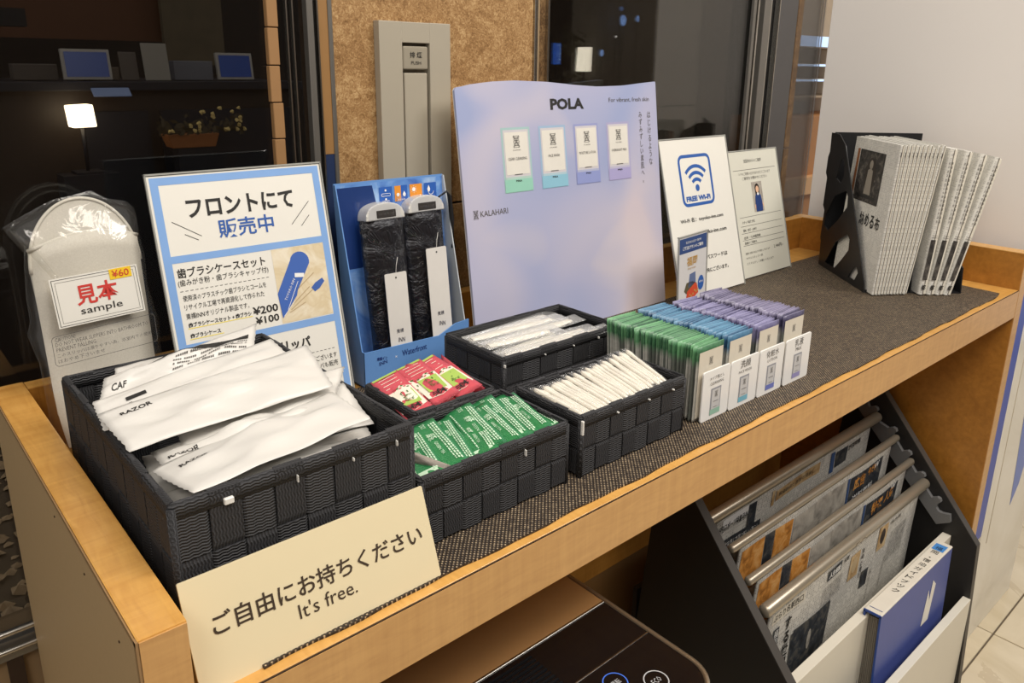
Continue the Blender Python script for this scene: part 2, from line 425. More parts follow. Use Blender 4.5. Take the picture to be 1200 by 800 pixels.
# ------------------------------------------------------------------ reflected lobby, modelled as a solid mirror image behind the left glass
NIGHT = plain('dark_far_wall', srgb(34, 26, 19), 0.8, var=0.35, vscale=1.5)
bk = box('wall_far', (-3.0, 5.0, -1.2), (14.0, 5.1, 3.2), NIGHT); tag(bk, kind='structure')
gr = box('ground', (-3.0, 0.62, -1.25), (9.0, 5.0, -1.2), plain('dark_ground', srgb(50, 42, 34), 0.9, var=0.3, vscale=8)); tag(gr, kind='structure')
dk = empty('reception_desk', (0.9, 3.2, -1.2), (0, 0, 0), 'mirror image of a long dark reception desk, modelled behind the glass beyond the slippers', 'desk')
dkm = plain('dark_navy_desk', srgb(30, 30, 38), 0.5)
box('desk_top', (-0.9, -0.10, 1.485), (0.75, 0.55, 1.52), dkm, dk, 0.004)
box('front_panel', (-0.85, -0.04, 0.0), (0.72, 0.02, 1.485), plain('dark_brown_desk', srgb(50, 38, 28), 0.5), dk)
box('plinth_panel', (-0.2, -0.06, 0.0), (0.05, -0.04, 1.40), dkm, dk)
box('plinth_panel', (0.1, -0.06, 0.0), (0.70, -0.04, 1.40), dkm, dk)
SCR = plain('blue_screen', srgb(34, 52, 96), 0.3, emit=srgb(40, 66, 128), es=0.38)
BEZ = plain('pale_bezel', srgb(176, 172, 164), 0.5)
def monitor(x0, x1, z0, z1, label):
    t = empty('monitor', ((x0 + x1) / 2, 3.2, 0.3235), (R(-8), 0, 0), label, 'monitor', 'monitors on the reception desk'); hw = (x1 - x0) / 2
    box('bezel', (-hw, 0, 0.002), (hw, 0.02, z1 - z0), BEZ, t, 0.004)
    box('screen', (-hw + 0.012, -0.002, 0.014), (hw - 0.012, 0.001, z1 - z0 - 0.012), SCR, t)
    box('stand', (-0.04, 0.02, 0.002), (0.04, 0.07, 0.05), BEZ, t, 0.003)
monitor(0.664, 0.845, 0.32, 0.444, 'pale-framed blue screen above the glowing lamp, left of two')
monitor(1.285, 1.452, 0.32, 0.441, 'blue screen beside the tan post, right of two')
def plate(name, x0, x1, z0, z1, mat, label, cat, y=3.18, tilt=-10, th=0.008):
    t = box(name, (-(x1 - x0) / 2, 0, 0.001), ((x1 - x0) / 2, th, z1 - z0), mat, None, 0.002, 1)
    t.location = ((x0 + x1) / 2, y, z0); t.rotation_euler = (R(tilt), 0, 0); return tag(t, label, cat)
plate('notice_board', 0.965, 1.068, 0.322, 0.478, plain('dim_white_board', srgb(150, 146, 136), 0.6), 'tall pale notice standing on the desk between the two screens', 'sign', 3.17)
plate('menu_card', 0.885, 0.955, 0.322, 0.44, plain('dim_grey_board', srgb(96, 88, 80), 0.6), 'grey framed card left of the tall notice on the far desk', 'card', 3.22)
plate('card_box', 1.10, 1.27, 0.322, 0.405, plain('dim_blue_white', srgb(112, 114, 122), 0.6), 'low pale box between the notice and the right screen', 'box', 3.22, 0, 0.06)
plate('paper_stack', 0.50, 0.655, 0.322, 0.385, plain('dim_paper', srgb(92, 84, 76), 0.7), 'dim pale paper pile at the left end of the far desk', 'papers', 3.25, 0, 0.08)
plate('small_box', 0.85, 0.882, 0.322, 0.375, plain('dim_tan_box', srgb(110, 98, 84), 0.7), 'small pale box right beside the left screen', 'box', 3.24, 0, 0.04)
tb = box('tablet', (-0.07, 0, 0), (0.07, 0.006, 0.045), plain('lit_tablet', srgb(90, 100, 120), 0.3, emit=srgb(110, 130, 170), es=0.35)); tb.location = (0.80, 3.06, 0.268); tb.rotation_euler = (R(-50), 0, 0)
tag(tb, 'bluish tablet lying tilted below the left screen', 'tablet')
# lamp
lp = empty('table_lamp', (0.665, 3.03, -1.2), (0, 0, 0), 'small square glowing lamp shade reflected in the dark window', 'lamp')
prism('lamp_shade', [(-0.040, 1.35), (0.046, 1.352), (0.040, 1.438), (-0.046, 1.434)], 'y', -0.04, 0.04, plain('glowing_shade', (1, 0.85, 0.6), 0.6, emit=(1.0, 0.80, 0.52), es=7.0), lp, 0.008, 2)
tube('lamp_stem', [(0, 0, 1.18), (0, 0, 1.352)], 0.006, dkm, lp)
box('lamp_foot', (-0.05, -0.05, 1.1702), (0.05, 0.05, 1.18), dkm, lp); box('side_table', (-0.1, -0.06, 0.0), (0.1, 0.06, 1.17), dkm, lp)
# planter with blossoms
pt = empty('flower_planter', (1.08, 3.00, 0.055), (0, 0, 0), 'orange-brown planter box with pale yellow blossoms, a reflection modelled behind the dark glass', 'planter')
prism('planter_box', [(-0.10, 0.0), (0.075, 0.0), (0.095, 0.055), (-0.12, 0.055)], 'y', -0.04, 0.05, plain('terracotta', srgb(150, 92, 44), 0.7), pt, 0.003)
random.seed(4); vs = []; fs = []
for i in range(150):
    c = Vector((random.uniform(-0.13, 0.2), random.uniform(-0.05, 0.06), 0.055 + abs(random.gauss(0, 0.03))))
    a = random.uniform(0, PI); s = random.uniform(0.008, 0.02); d = Vector((math.cos(a), 0.3, math.sin(a))) * s; e = Vector((-math.sin(a), 0.2, math.cos(a))) * s * 0.45
    o = len(vs); vs += [c - d, c - e, c + d, c + e]; fs.append((o, o + 1, o + 2, o + 3))
box('planter_stand', (-0.08, -0.03, -1.255), (0.06, 0.04, 0.0), dkm, pt); mesh('leaves', vs, fs, plain('dim_leaves', srgb(66, 56, 28), 0.6), pt)
bl = plain('pale_blossom', srgb(214, 190, 120), 0.6); bme = None
for i in range(22):
    p = (random.uniform(-0.12, 0.21), -0.05, 0.08 + random.random() * 0.09 if i % 3 else 0.07)
    if bme is None:
        bm = bmesh.new(); bmesh.ops.create_icosphere(bm, subdivisions=1, radius=0.009)
        for v in bm.verts: v.co *= 1 + 0.35 * random.uniform(-1, 1)
        bme = bpy.data.meshes.new('blossom'); bm.to_mesh(bme); bm.free(); o = link('blossom', bme, bl, pt)
    else: o = link('blossom', bme, None, pt)
    o.location = p; o.rotation_euler = (i, i * 2, i * 3)
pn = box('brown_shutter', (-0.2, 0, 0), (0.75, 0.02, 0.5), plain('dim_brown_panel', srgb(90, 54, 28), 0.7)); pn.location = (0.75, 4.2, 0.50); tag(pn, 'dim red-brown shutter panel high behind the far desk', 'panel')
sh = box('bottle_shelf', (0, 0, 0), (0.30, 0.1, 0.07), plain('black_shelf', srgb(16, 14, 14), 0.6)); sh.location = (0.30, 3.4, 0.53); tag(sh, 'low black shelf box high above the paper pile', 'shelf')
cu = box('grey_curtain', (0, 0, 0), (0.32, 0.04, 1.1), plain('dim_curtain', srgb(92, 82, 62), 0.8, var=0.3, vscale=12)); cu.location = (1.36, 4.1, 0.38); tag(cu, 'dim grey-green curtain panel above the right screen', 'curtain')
# gravel bed outside, low behind the left glass
gb = box('gravel_bed', (-0.9, 0.61, -0.50), (0.38, 1.7, -0.36), plain('gravel_soil', srgb(96, 82, 64), 0.9, var=0.2)); tag(gb, 'raised bed of brown gravel outside the window below the sill', 'gravel bed')
random.seed(9); vs = []; fs = []
for i in range(2600):
    c = Vector((random.uniform(-0.9, 0.35), random.uniform(0.62, 1.68), -0.36)); s = random.uniform(0.006, 0.016)
    pts = [Vector((math.cos(a) * s * random.uniform(0.7, 1.2), math.sin(a) * s * random.uniform(0.6, 1.1), random.uniform(0, s * 0.5))) for a in (0, 1.3, 2.5, 3.8, 5.0)]
    o = len(vs); vs += [c + p for p in pts] + [c + Vector((0, 0, s * 0.9))]; fs += [(o + k, o + (k + 1) % 5, o + 5) for k in range(5)]
tag(mesh('gravel', vs, fs, plain('pebble', srgb(214, 186, 146), 0.85, var=0.4, vscale=90), gb), kind='stuff')

# ------------------------------------------------------------------ seen through the right window
cc = box('concrete_column', (1.955, 1.5, -1.2), (2.73, 1.62, 2.4), plain('grey_concrete', srgb(176, 166, 150), 0.8, var=0.12, vscale=6)); tag(cc, 'wide grey stone-clad column outside the right-hand window', 'column')
box('joint', (1.954, 1.4985, 0.265), (2.731, 1.5, 0.271), SEAM, cc)
box('edge_face', (2.56, 1.488, -1.2), (2.735, 1.4995, 2.4), plain('dark_concrete', srgb(128, 118, 104), 0.8, var=0.12), cc)
sg = empty('shop_sign', (1.7245, 1.45, 0.418), (0, 0, 0), 'small blue lit upright sign in the night street', 'sign')
box('sign_box', (-0.0125, 0, 0), (0.0125, 0.012, 0.066), plain('blue_lit_sign', srgb(20, 60, 150), 0.5, emit=srgb(60, 120, 235), es=1.6), sg)
tube('pole', [(0, 0.008, -1.618), (0, 0.008, 0.001)], 0.004, NIGHT, sg, 8); pr = Print(sg); pr.text('NICOLNI', 0.0, 0.0635, h=0.060, w=0.0085, mat=plain('white_glow', (0.6, 0.8, 1), 0.5, emit=(0.55, 0.78, 1), es=4.0), vertical=True, lay=8); pr.done()
lt = prism('street_lantern', [(-0.0235, 0), (0.022, 0), (0.0235, 0.080), (-0.0185, 0.078)], 'y', 0, 0.03, plain('lantern_glow', (1, 0.85, 0.65), 0.5, emit=(1.0, 0.90, 0.72), es=6.0), None, 0.004); lt.location = (1.852, 1.44, 0.396); tube('pole', [(0, 0.015, -1.596), (0, 0.015, 0.001)], 0.004, NIGHT, lt, 8); tag(lt, 'white glowing lantern box beside the grey column', 'lantern')
bs = empty('street_bush', (1.80, 1.50, -1.2), (0, 0, 0), 'small dark bush around the white lantern outside the right window', 'bush')
random.seed(8); vs = []; fs = []
for i in range(260):
    c = Vector((random.gauss(0.045, 0.035), random.uniform(0, 0.05), 1.69 + random.gauss(0, 0.025))) if i % 3 else Vector((random.gauss(0.04, 0.05), random.uniform(-0.02, 0.05), 1.575 + random.gauss(0, 0.014)))
    a = random.uniform(0, PI); sz = random.uniform(0.004, 0.010); d = Vector((math.cos(a), 0.4, math.sin(a))) * sz; e = Vector((-math.sin(a), 0.2, math.cos(a))) * sz * 0.5
    o = len(vs); vs += [c - d, c - e, c + d, c + e]; fs.append((o, o + 1, o + 2, o + 3))
mesh('leaves', vs, fs, plain('night_leaves', srgb(70, 66, 44), 0.6), bs); tube('stem', [(0.02, 0.02, 0), (0.03, 0.02, 1.70)], 0.004, NIGHT, bs, 6)
ev = plain('pale_blue_glow', (0.4, 0.6, 1), 0.5, emit=(0.30, 0.50, 1.0), es=2.4)
def orb(name, x, y, z, r, label, m, sq=1.0):
    bm = bmesh.new(); bmesh.ops.create_uvsphere(bm, u_segments=14, v_segments=8, radius=r)
    for v in bm.verts: v.co.z *= sq; v.co.x *= 1 - 0.25 * max(0, -v.co.z / r)
    me = bpy.data.meshes.new(name); bm.to_mesh(me); bm.free(); o = link(name, me, m, None, True); o.location = (x, y, z); tag(o, label, 'lamp')
    tube('pole', [(0, 0.004, -1.2 - z), (0, 0.004, -r * sq)], 0.0015, plain('grey_pole', srgb(120, 112, 100), 0.7), o, 6)
orb('street_lamp', 2.036, 1.45, 0.568, 0.0105, 'rounded blue lamp glowing against the grey column', ev, 1.7)
orb('street_lamp', 2.112, 1.45, 0.577, 0.0050, 'small white-blue lamp right of the rounded blue lamp', ev, 2.2)
orb('street_lamp', 1.934, 1.45, 0.458, 0.0062, 'small white-blue lamp low on the left edge of the column', ev, 1.9)
orb('street_lamp', 2.024, 1.45, 0.606, 0.0060, 'tiny blue lamp above the rounded blue lamp', plain('dim_blue_glow', (0.4, 0.6, 1), 0.5, emit=(0.2, 0.35, 0.8), es=0.8), 1.2)
orb('street_lamp', 2.013, 1.46, 0.514, 0.0032, 'tiny white spark of light below the rounded blue lamp', plain('white_spark', (1, 1, 1), 0.5, emit=(1, 0.95, 0.85), es=4))
area('shelf_fill_light', (3.05, 1.02, 1.3), (3.05, 1.3, 0.2), 0.3, 3.0, (1, 0.92, 0.82))  # unseen fill lamp, added to brighten the shop shelving
st = empty('display_shelf', (2.800, 1.25, -1.2), (0, 0, 0), 'cream display shelving with bluish strip lights seen between pillar and white cabinet', 'shelf')
cm = plain('cream_shelf', srgb(196, 176, 150), 0.6); led = plain('strip_light', (0.6, 0.75, 1), 0.5, emit=(0.42, 0.62, 1.0), es=1.1)
box('back_panel', (0.0, 0.16, 1.2), (0.6, 0.18, 2.1), cm, st); box('upright', (0.0, 0.0, 1.2), (0.05, 0.16, 2.1), cm, st)
for z in (1.50, 1.57, 1.63, 1.70):
    box('shelf', (0.05, 0.0, z), (0.6, 0.16, z + 0.008), cm, st)
for z in (1.575, 1.635): box('strip_light', (0.06, -0.004, z - 0.008), (0.6, 0.0, z), led, st)
box('strip_light', (0.075, -0.004, 1.705), (0.6, 0.0, 1.745), led, st); box('strip_light', (-0.012, -0.004, 1.62), (0.0, 0.0, 1.74), led, st)
box('cabinet_front', (-0.12, -0.06, 0.9), (0.6, 0.16, 1.43), plain('dim_tan_wood', srgb(190, 134, 82), 0.5), st)
box('ledge', (-0.14, -0.10, 1.12), (0.6, -0.06, 1.19), plain('pale_ledge', srgb(226, 180, 130), 0.5), st)
for x, z, m in ((0.04, 1.435, SEAM), (0.10, 1.44, GREYM), (0.17, 1.435, INKG)): box('goods_box', (x, 0.02, z), (x + 0.045, 0.10, z + 0.05), m, st)

# ------------------------------------------------------------------ white cabinet on the right
def gloss_white():
    t = NT('glossy_white_panel'); n = t.noise(t.obj(), 3, 4, 0.6, 1.5)
    t.base(t.ramp(n, [(0.3, srgb(226, 220, 206)), (0.7, srgb(240, 236, 226))])); t.set(Roughness=0.16); return t.m
WH = plain('matte_white_board', srgb(234, 229, 224), 0.6, var=0.015, vscale=3)
wc = empty('white_cabinet', (1.9, 0.26, FLOORZ), (0, 0, 0), 'tall white cabinet with blue stripes on its front, right of the wooden counter', 'cabinet')
box('cabinet_body', (-0.21, -0.240, 0.0), (0.215, 0.246, 2.6), WH, wc, 0.002)
box('front_panel', (-0.145, -0.246, 0.0), (0.215, -0.2405, 2.6), gloss_white(), wc, 0.0015)
box('blue_stripe_panel', (-0.21, -0.2455, 0.32), (-0.1455, -0.2405, 1.2), plain('deep_blue_panel', srgb(38, 70, 170), 0.35), wc)
box('front_seam', (-0.095, -0.2468, 0.28), (-0.092, -0.246, 2.6), plain('pale_seam', srgb(190, 180, 160), 0.5), wc)
pr = Print(wc, lambda u, v, h: (u - 1.9, -0.2462 - h, v - FLOORZ), 'blue_swoosh')
pr.poly([(1.943, -0.622), (1.985, -0.575), (2.02, -0.45), (2.04, -0.2), (1.90, -0.2), (1.905, -0.37), (1.925, -0.50)], plain('mid_blue_film', srgb(92, 122, 204), 0.3))
pr.done()

# ================================================================== THE COUNTER
W, D, H, T, HF = 1.6147, 0.48, 0.0746, 0.030, 0.0566
kc = empty('display_counter', (W / 2, D / 2, FLOORZ), (0, 0, 0), 'maple-laminate counter with raised rim, open below, in front of the windows', 'counter')
kp = lambda *p: (p[0] - W / 2, p[1] - D / 2, p[2] - FLOORZ)
def kbox(name, a, b, m, bev=0.0012, seg=2): return box(name, kp(*a), kp(*b), m, kc, bev, seg)
lpn = kbox('side_panel', (-T, 0, FLOORZ), (0, D + 0.024, H), WOOD_TOPY)
for a, b in (((-T - 0.0006, 0.004, FLOORZ), (-T, D + 0.020, H - 0.004)),): kbox('beige_facing', a, b, TAN, 0)
kbox('edge_band', (-T - 0.0012, -0.0006, FLOORZ), (-T + 0.0005, 0.004, H - 0.0006), BAND, 0); kbox('edge_band', (-T - 0.0012, 0, H - 0.0046), (-T - 0.0002, D + 0.022, H - 0.0008), BAND, 0)
kbox('front_edging', (-T + 0.0008, -0.0012, FLOORZ), (-0.0004, -0.0001, H - 0.0012), WOOD_FR, 0)
for y, z in ((0.045, 0.045), (0.13, 0.05), (0.03, -0.02), (0.22, 0.055)): 
    kbox('screw_cap', (-T - 0.0012, y, z), (-T - 0.0006, y + 0.0014, z + 0.0014), SEAM, 0)
kbox('side_panel', (W, 0, FLOORZ), (W + 0.035, D + 0.024, H), WOOD_IN)
kbox('rim_cap', (W - 0.0005, -0.0005, H - 0.001), (W + 0.0352, D + 0.024, H + 0.0006), WOOD_TOP, 0)
kbox('front_edging', (W + 0.0008, -0.0012, FLOORZ), (W + 0.0345, -0.0001, H - 0.0012), WOOD_FR, 0)
kbox('back_rail', (0.0002, D, -0.05), (W - 0.0002, D + 0.020, H - 0.0008), WOOD_IN)
kbox('rim_cap', (0.0003, D - 0.0004, H - 0.0012), (W - 0.0003, D + 0.0204, H + 0.0002), WOOD_TOP, 0)
kbox('shelf_board', (0.0002, 0.0012, -HF + 0.002), (W - 0.0002, D - 0.0004, 0), WOOD_TOP, 0.0004, 1)
kbox('fascia', (0.0002, -0.0008, -HF), (W - 0.0002, 0.0009, -0.0014), WOOD_FR, 0)
kbox('seam_line', (0.0002, -0.0004, -0.0016), (W - 0.0002, 0.0006, -0.0003), SEAM, 0)
WOOD_BK = wood('maple_back', srgb(228, 172, 90), srgb(204, 146, 66), 'x', 0.4)
kbox('back_panel', (0.0002, 0.462, FLOORZ), (W - 0.0002, 0.474, -HF), WOOD_BK, 0)
kbox('cross_beam', (0.0002, 0.395, -0.512), (1.03, 0.4618, -0.455), WOOD_BK)
kbox('lower_panel', (0.0002, 0.415, FLOORZ), (1.03, 0.425, -0.5125), plain('taupe_board', srgb(168, 132, 88), 0.5), 0)

# woven table mat
def mat_mat():
    t = NT('woven_mat'); x, y, z = t.sep(t.obj())
    a = t.math('SINE', t.math('MULTIPLY', x, 2 * PI / 0.0046)); b = t.math('SINE', t.math('MULTIPLY', y, 2 * PI / 0.0048))
    h = t.math('MULTIPLY', a, b); n = t.noise(t.obj(), 260, 2)
    f = t.math('ADD', t.math('MULTIPLY', h, 0.42), t.math('ADD', t.math('MULTIPLY', n, 0.6), 0.12))
    t.base(t.ramp(f, [(0.38, srgb(40, 31, 24)), (0.62, srgb(82, 68, 54)), (0.86, srgb(196, 174, 140))]))
    t.set(Roughness=0.6); t.bump(h, 0.5, 0.001); return t.m
mtv = [(0.050, 0.0095)]; x = 0.07
random.seed(2)
while x < 1.545:
    mtv.append((x, 0.0105 + 0.0012 * math.sin(x * 37) + 0.0008 * math.sin(x * 91))); x += 0.02
mtv += [(1.553, 0.0155), (1.575, 0.405), (0.05, 0.405)]
mt = prism('woven_mat', mtv, 'z', 0.0002, 0.0022, mat_mat()); tag(mt, 'dark brown woven runner mat covering the counter top', 'mat')

def ordinal(n):
    ones = ['', 'first', 'second', 'third', 'fourth', 'fifth', 'sixth', 'seventh', 'eighth', 'ninth', 'tenth', 'eleventh', 'twelfth', 'thirteenth', 'fourteenth', 'fifteenth', 'sixteenth', 'seventeenth', 'eighteenth', 'nineteenth']
    if n < 20: return ones[n]
    t = {2: ('twentieth', 'twenty'), 3: ('thirtieth', 'thirty'), 4: ('fortieth', 'forty')}[n // 10]
    return t[0] if n % 10 == 0 else t[1] + '-' + ones[n % 10]

# ================================================================== WOVEN BASKETS
ZM = 0.0022      # top of the mat
def ribbon(pts, th, lo, hi, axis):
    """box-section strip along a polyline; pts (p, q) in plane, extent lo..hi on the third axis ('z' plan path, or 's' = upright strap)"""
    pass
WHITEW = plain('white_wire', srgb(230, 228, 222), 0.4)
def basket(x0, x1, y0, y1, h, nx, ny, rows, label, wires=()):
    cx, cy = (x0 + x1) / 2, (y0 + y1) / 2; hx, hy = (x1 - x0) / 2, (y1 - y0) / 2
    t = empty('woven_basket', (cx, cy, ZM), (0, 0, 0), label, 'basket', 'black woven strap baskets on the counter')
    th = 0.0016; off = 0.0013; rim = 0.013; inset = 0.0035; body = h - rim * 0.55
    rh = body / rows
    sides = [((-hx, -hy), (1, 0), (0, -1), 2 * hx, nx), ((hx, -hy), (0, 1), (1, 0), 2 * hy, ny), ((hx, hy), (-1, 0), (0, 1), 2 * hx, nx), ((-hx, hy), (0, -1), (-1, 0), 2 * hy, ny)]
    tot = 0
    for r in range(rows):                                   # horizontal bands, each a closed ring going in and out
        vs = []; path = []; c = 0
        for (sx, sy), (dx, dy), (nx_, ny_), L, n in sides:
            cw = (L - 2 * inset) / n
            for k in range(n):
                o = off if (c + r) % 2 == 0 else -off
                for f in (0.08, 0.92):
                    s = inset + (k + f) * cw
                    path.append((sx + dx * s + nx_ * (o - inset), sy + dy * s + ny_ * (o - inset), nx_, ny_))
                c += 1
        z0, z1 = r * rh + 0.0012, (r + 1) * rh - 0.0006
        n = len(path); fs = []
        for px, py, ax, ay in path:
            vs += [(px + ax * th / 2, py + ay * th / 2, z0), (px + ax * th / 2, py + ay * th / 2, z1), (px - ax * th / 2, py - ay * th / 2, z1), (px - ax * th / 2, py - ay * th / 2, z0)]
        for i in range(n):
            j = (i + 1) % n
            for k in range(4): fs.append((4 * i + k, 4 * j + k, 4 * j + (k + 1) % 4, 4 * i + (k + 1) % 4))
        mesh('horizontal_band', vs, fs, STRAPH, t)
    c = 0
    for (sx, sy), (dx, dy), (ax, ay), L, n in sides:        # upright straps, over and under
        cw = (L - 2 * inset) / n
        for k in range(n):
            s0, s1 = inset + k * cw + 0.0007, inset + (k + 1) * cw - 0.0007
            prof = []
            for r in range(rows):
                o = -off if (c + r) % 2 == 0 else off
                prof += [((r + 0.1) * rh, o), ((r + 0.9) * rh, o)]
            last = prof[-1][1]
            if last > 0: prof += [(h - 0.006, off * 1.6), (h - 0.0005, off * 0.8), (h + 0.0006, -off * 1.5)]
            else: prof += [(h - rim * 0.8, -off * 1.6), (h - 0.001, -off * 1.8)]
            vs = []; fs = []
            for z, o in prof:
                for s in (s0, s1):
                    for e in (th / 2, -th / 2):
                        vs.append((sx + dx * s + ax * (o - inset + e), sy + dy * s + ay * (o - inset + e), max(z, 0.0003)))
            for i in range(len(prof) - 1):
                b = 4 * i
                fs += [(b, b + 4, b + 6, b + 2), (b + 1, b + 3, b + 7, b + 5), (b, b + 1, b + 5, b + 4), (b + 2, b + 6, b + 7, b + 3)]
            fs += [(0, 2, 3, 1), (4 * len(prof) - 4, 4 * len(prof) - 3, 4 * len(prof) - 1, 4 * len(prof) - 2)]
            mesh('upright_strap', vs, fs, STRAPV, t)
            c += 1
    # rounded rim and corner posts
    vs = []; fs = []; A = rrect(-hx + 0.0012, -hy + 0.0012, hx - 0.0012, hy - 0.0012, 0.006); n = len(A)
    prof = [(0, h - rim), (-0.0002, h - 0.003), (0.0014, h - 0.0002), (0.0040, h - 0.0002), (0.0056, h - 0.003), (0.0054, h - rim)]
    for u, z in prof:
        q = rrect(-hx + 0.0012 + u, -hy + 0.0012 + u, hx - 0.0012 - u, hy - 0.0012 - u, 0.0065 - u)
        vs += [(a, b, z) for a, b in q]
    for k in range(len(prof)):
        kk = (k + 1) % len(prof)
        for i in range(n): fs.append((k * n + i, k * n + (i + 1) % n, kk * n + (i + 1) % n, kk * n + i))
    mesh('rim', vs, fs, STRAPH, t, True)
    for px in (-1, 1):
        for py in (-1, 1):
            x, y = px * (hx - 0.004), py * (hy - 0.004)
            tube('corner_post', [(x, y, 0.0004), (x, y, h - 0.004)], 0.0034, STRAPV, t, 10)
    box('bottom', (-hx + 0.005, -hy + 0.005, 0.0006), (hx - 0.005, hy - 0.005, 0.0026), STRAPH, t)
    for fx, z, sw, sh in wires:
        box('bare_wire_spot', (-hx + fx * 2 * hx, -hy - 0.0016, z), (-hx + fx * 2 * hx + sw, -hy + 0.002, z + sh), WHITEW, t, 0.0006, 1)
    return t
basket(0.0085, 0.2095, 0.0475, 0.345, 0.1275, 8, 11, 3, 'largest black woven basket, at the left end, full of white razor packets', ((0.19, 0.1145, 0.007, 0.005), (0.465, 0.112, 0.0008, 0.006), (0.70, 0.113, 0.0008, 0.003), (0.90, 0.113, 0.0008, 0.005)))
basket(0.2130, 0.3985, 0.0500, 0.162, 0.070, 8, 5, 2, 'low black woven basket holding green stick sachets, right of the largest basket', ((0.66, 0.052, 0.0012, 0.007),))
basket(0.2850, 0.3960, 0.1640, 0.268, 0.070, 4, 4, 2, 'small black woven basket of red and white sachets, behind the green ones')
basket(0.4105, 0.5900, 0.0480, 0.157, 0.070, 8, 5, 2, 'low black woven basket of slim white wrapped swabs, front right', ((0.005, 0.050, 0.0025, 0.016), (0.31, 0.0585, 0.002, 0.002), (0.6, 0.0585, 0.002, 0.002), (0.84, 0.0585, 0.002, 0.002)))
basket(0.4555, 0.6720, 0.2240, 0.350, 0.070, 7, 5, 2, 'black woven basket of clear-wrapped combs in front of the lilac poster', ((0.005, 0.058, 0.0018, 0.004), (0.32, 0.0585, 0.0016, 0.002), (0.56, 0.0585, 0.0016, 0.002), (0.78, 0.0585, 0.002, 0.003)))

# ================================================================== POUCHES
def pouch(name, corners, thick, mat, nu=18, nv=8, seed=0, wr=0.0012, saw=0.0, pu=0.35, pv=0.7, sag=0.0, crease=0.0):
    """a flat sealed packet: corners TL, BL, BR, TR in world space; u runs left to right, v bottom to top"""
    rnd = random.Random(seed)
    TL, BL, BR, TR = [Vector(c) for c in corners]
    cen = (TL + BL + BR + TR) / 4
    TL, BL, BR, TR = TL - cen, BL - cen, BR - cen, TR - cen
    nrm = ((BR - BL).cross(TL - BL)).normalized()
    if nrm.z < 0 and abs(nrm.z) > 0.2: nrm = -nrm
    ph = [rnd.uniform(0, 6.28) for _ in range(6)]; fr = [rnd.uniform(3, 9) for _ in range(4)]
    def S(u, v, side=1, lay=0.0):
        p = (BL * (1 - u) + BR * u) * (1 - v) + (TL * (1 - u) + TR * u) * v
        b = max(0, math.sin(PI * u)) ** pu * max(0, math.sin(PI * v)) ** pv
        wv = wr * (math.sin(fr[0] * u + ph[0] + 5 * v) + 0.7 * math.sin(fr[1] * 2 * u - fr[2] * v + ph[1]) + 0.5 * math.sin(fr[3] * 3 * (u + v) + ph[2]))
        if crease: wv += crease * wr * (1 - abs(math.sin(3.0 * v + 1.1 * u + ph[3])) ** 0.5) + crease * wr * 0.7 * (1 - abs(math.sin(7 * v - 3.2 * u + ph[4])) ** 0.5)
        s = nrm * (side * thick / 2 * b + wv * (0.35 + b) - sag * (2 * u - 1) ** 2)
        return p + s + nrm * lay
    vs = []; fs = []
    us = [i / nu for i in range(nu + 1)]
    for side in (1, -1):
        for i, u in enumerate(us):
            for j in range(nv + 1):
                v = j / nv; uu = u
                if saw and i in (0, nu): uu = u + (saw if i else -saw) * (j % 2)
                e = 0.0 if i in (0, nu) or j in (0, nv) else 1.0
                vs.append(S(uu, v, side * e, 0.00012 * side))
    M = (nu + 1) * (nv + 1)
    for i in range(nu):
        for j in range(nv):
            a = i * (nv + 1) + j; q = (a, a + nv + 1, a + nv + 2, a + 1)
            fs.append(q); fs.append(tuple(M + k for k in q[::-1]))
    for i in range(nu):
        for j in (0, nv):
            a = i * (nv + 1) + j; b = a + nv + 1; fs.append((a, b, M + b, M + a) if j else (b, a, M + a, M + b))
    for j in range(nv):
        for i in (0, nu):
            a = i * (nv + 1) + j; fs.append((a, a + 1, M + a + 1, M + a))
    o = mesh(name, vs, fs, mat, None, True); o.location = cen
    return o, (lambda u, v, lay: S(u, v, 1 if 0 < u < 1 and 0 < v < 1 else 0, 0.0004 + lay))

# white razor packets
RAZM = plain('white_packet_paper', srgb(216, 213, 207), 0.36, var=0.015); RAZM.node_tree.nodes['Principled BSDF'].inputs['Subsurface Weight'].default_value = 0.0
def razor(cs, seed, label, word='RAZOR', fine=False, wu=0.07, wv=0.72, ang=0.0, th=0.013, dark=False):
    o, S = pouch('razor_packet', cs, th, RAZM, 34, 16, seed, 0.0016, 0.006, 0.6, 1.0, 0.0, 2.6)
    tag(o, label, 'packet', 'white razor packets in the largest basket')
    L = (Vector(cs[2]) - Vector(cs[1])).length; Hh = (Vector(cs[0]) - Vector(cs[1])).length
    pr = Print(o, lambda u, v, h: S(u, v, h))
    if word: 
        pr.text(word, wu, wv, w=(0.023 if word == 'RAZOR' else 0.012) / L, h=0.0052 / Hh, mat=INK, lay=1, bold=0.02, ang=0)
    if fine:
        for k in range(16):
            a, b = 0.28 + 0.042 * k, 0.28 + 0.042 * (k + 1)
            pr.rect(a, 0.60, b, 0.72, INK, 2)
            if k > 3:
                for q in range(5):
                    for s in range(3):
                        if (k * 7 + q * 3 + s) % 5: pr.rect(a + 0.014 * s, 0.18 + 0.08 * q, a + 0.014 * s + 0.010, 0.21 + 0.08 * q, INKG, 2)
    if dark: pr.rect(0.14, 0.60, 0.24, 0.70, INK, 2)
    pr.done(); return o
razor([(0.055, 0.335, 0.128), (0.040, 0.285, 0.118), (0.150, 0.270, 0.128), (0.150, 0.322, 0.134)], 11, 'razor packet lying rearmost against the basket back wall', None, th=0.008)
razor([(0.032, 0.276, 0.143), (0.019, 0.246, 0.134), (0.150, 0.236, 0.142), (0.176, 0.282, 0.163)], 12, 'tilted razor packet with the printed fine-text panel facing up', 'CAF', True, 0.06, 0.30, th=0.009)
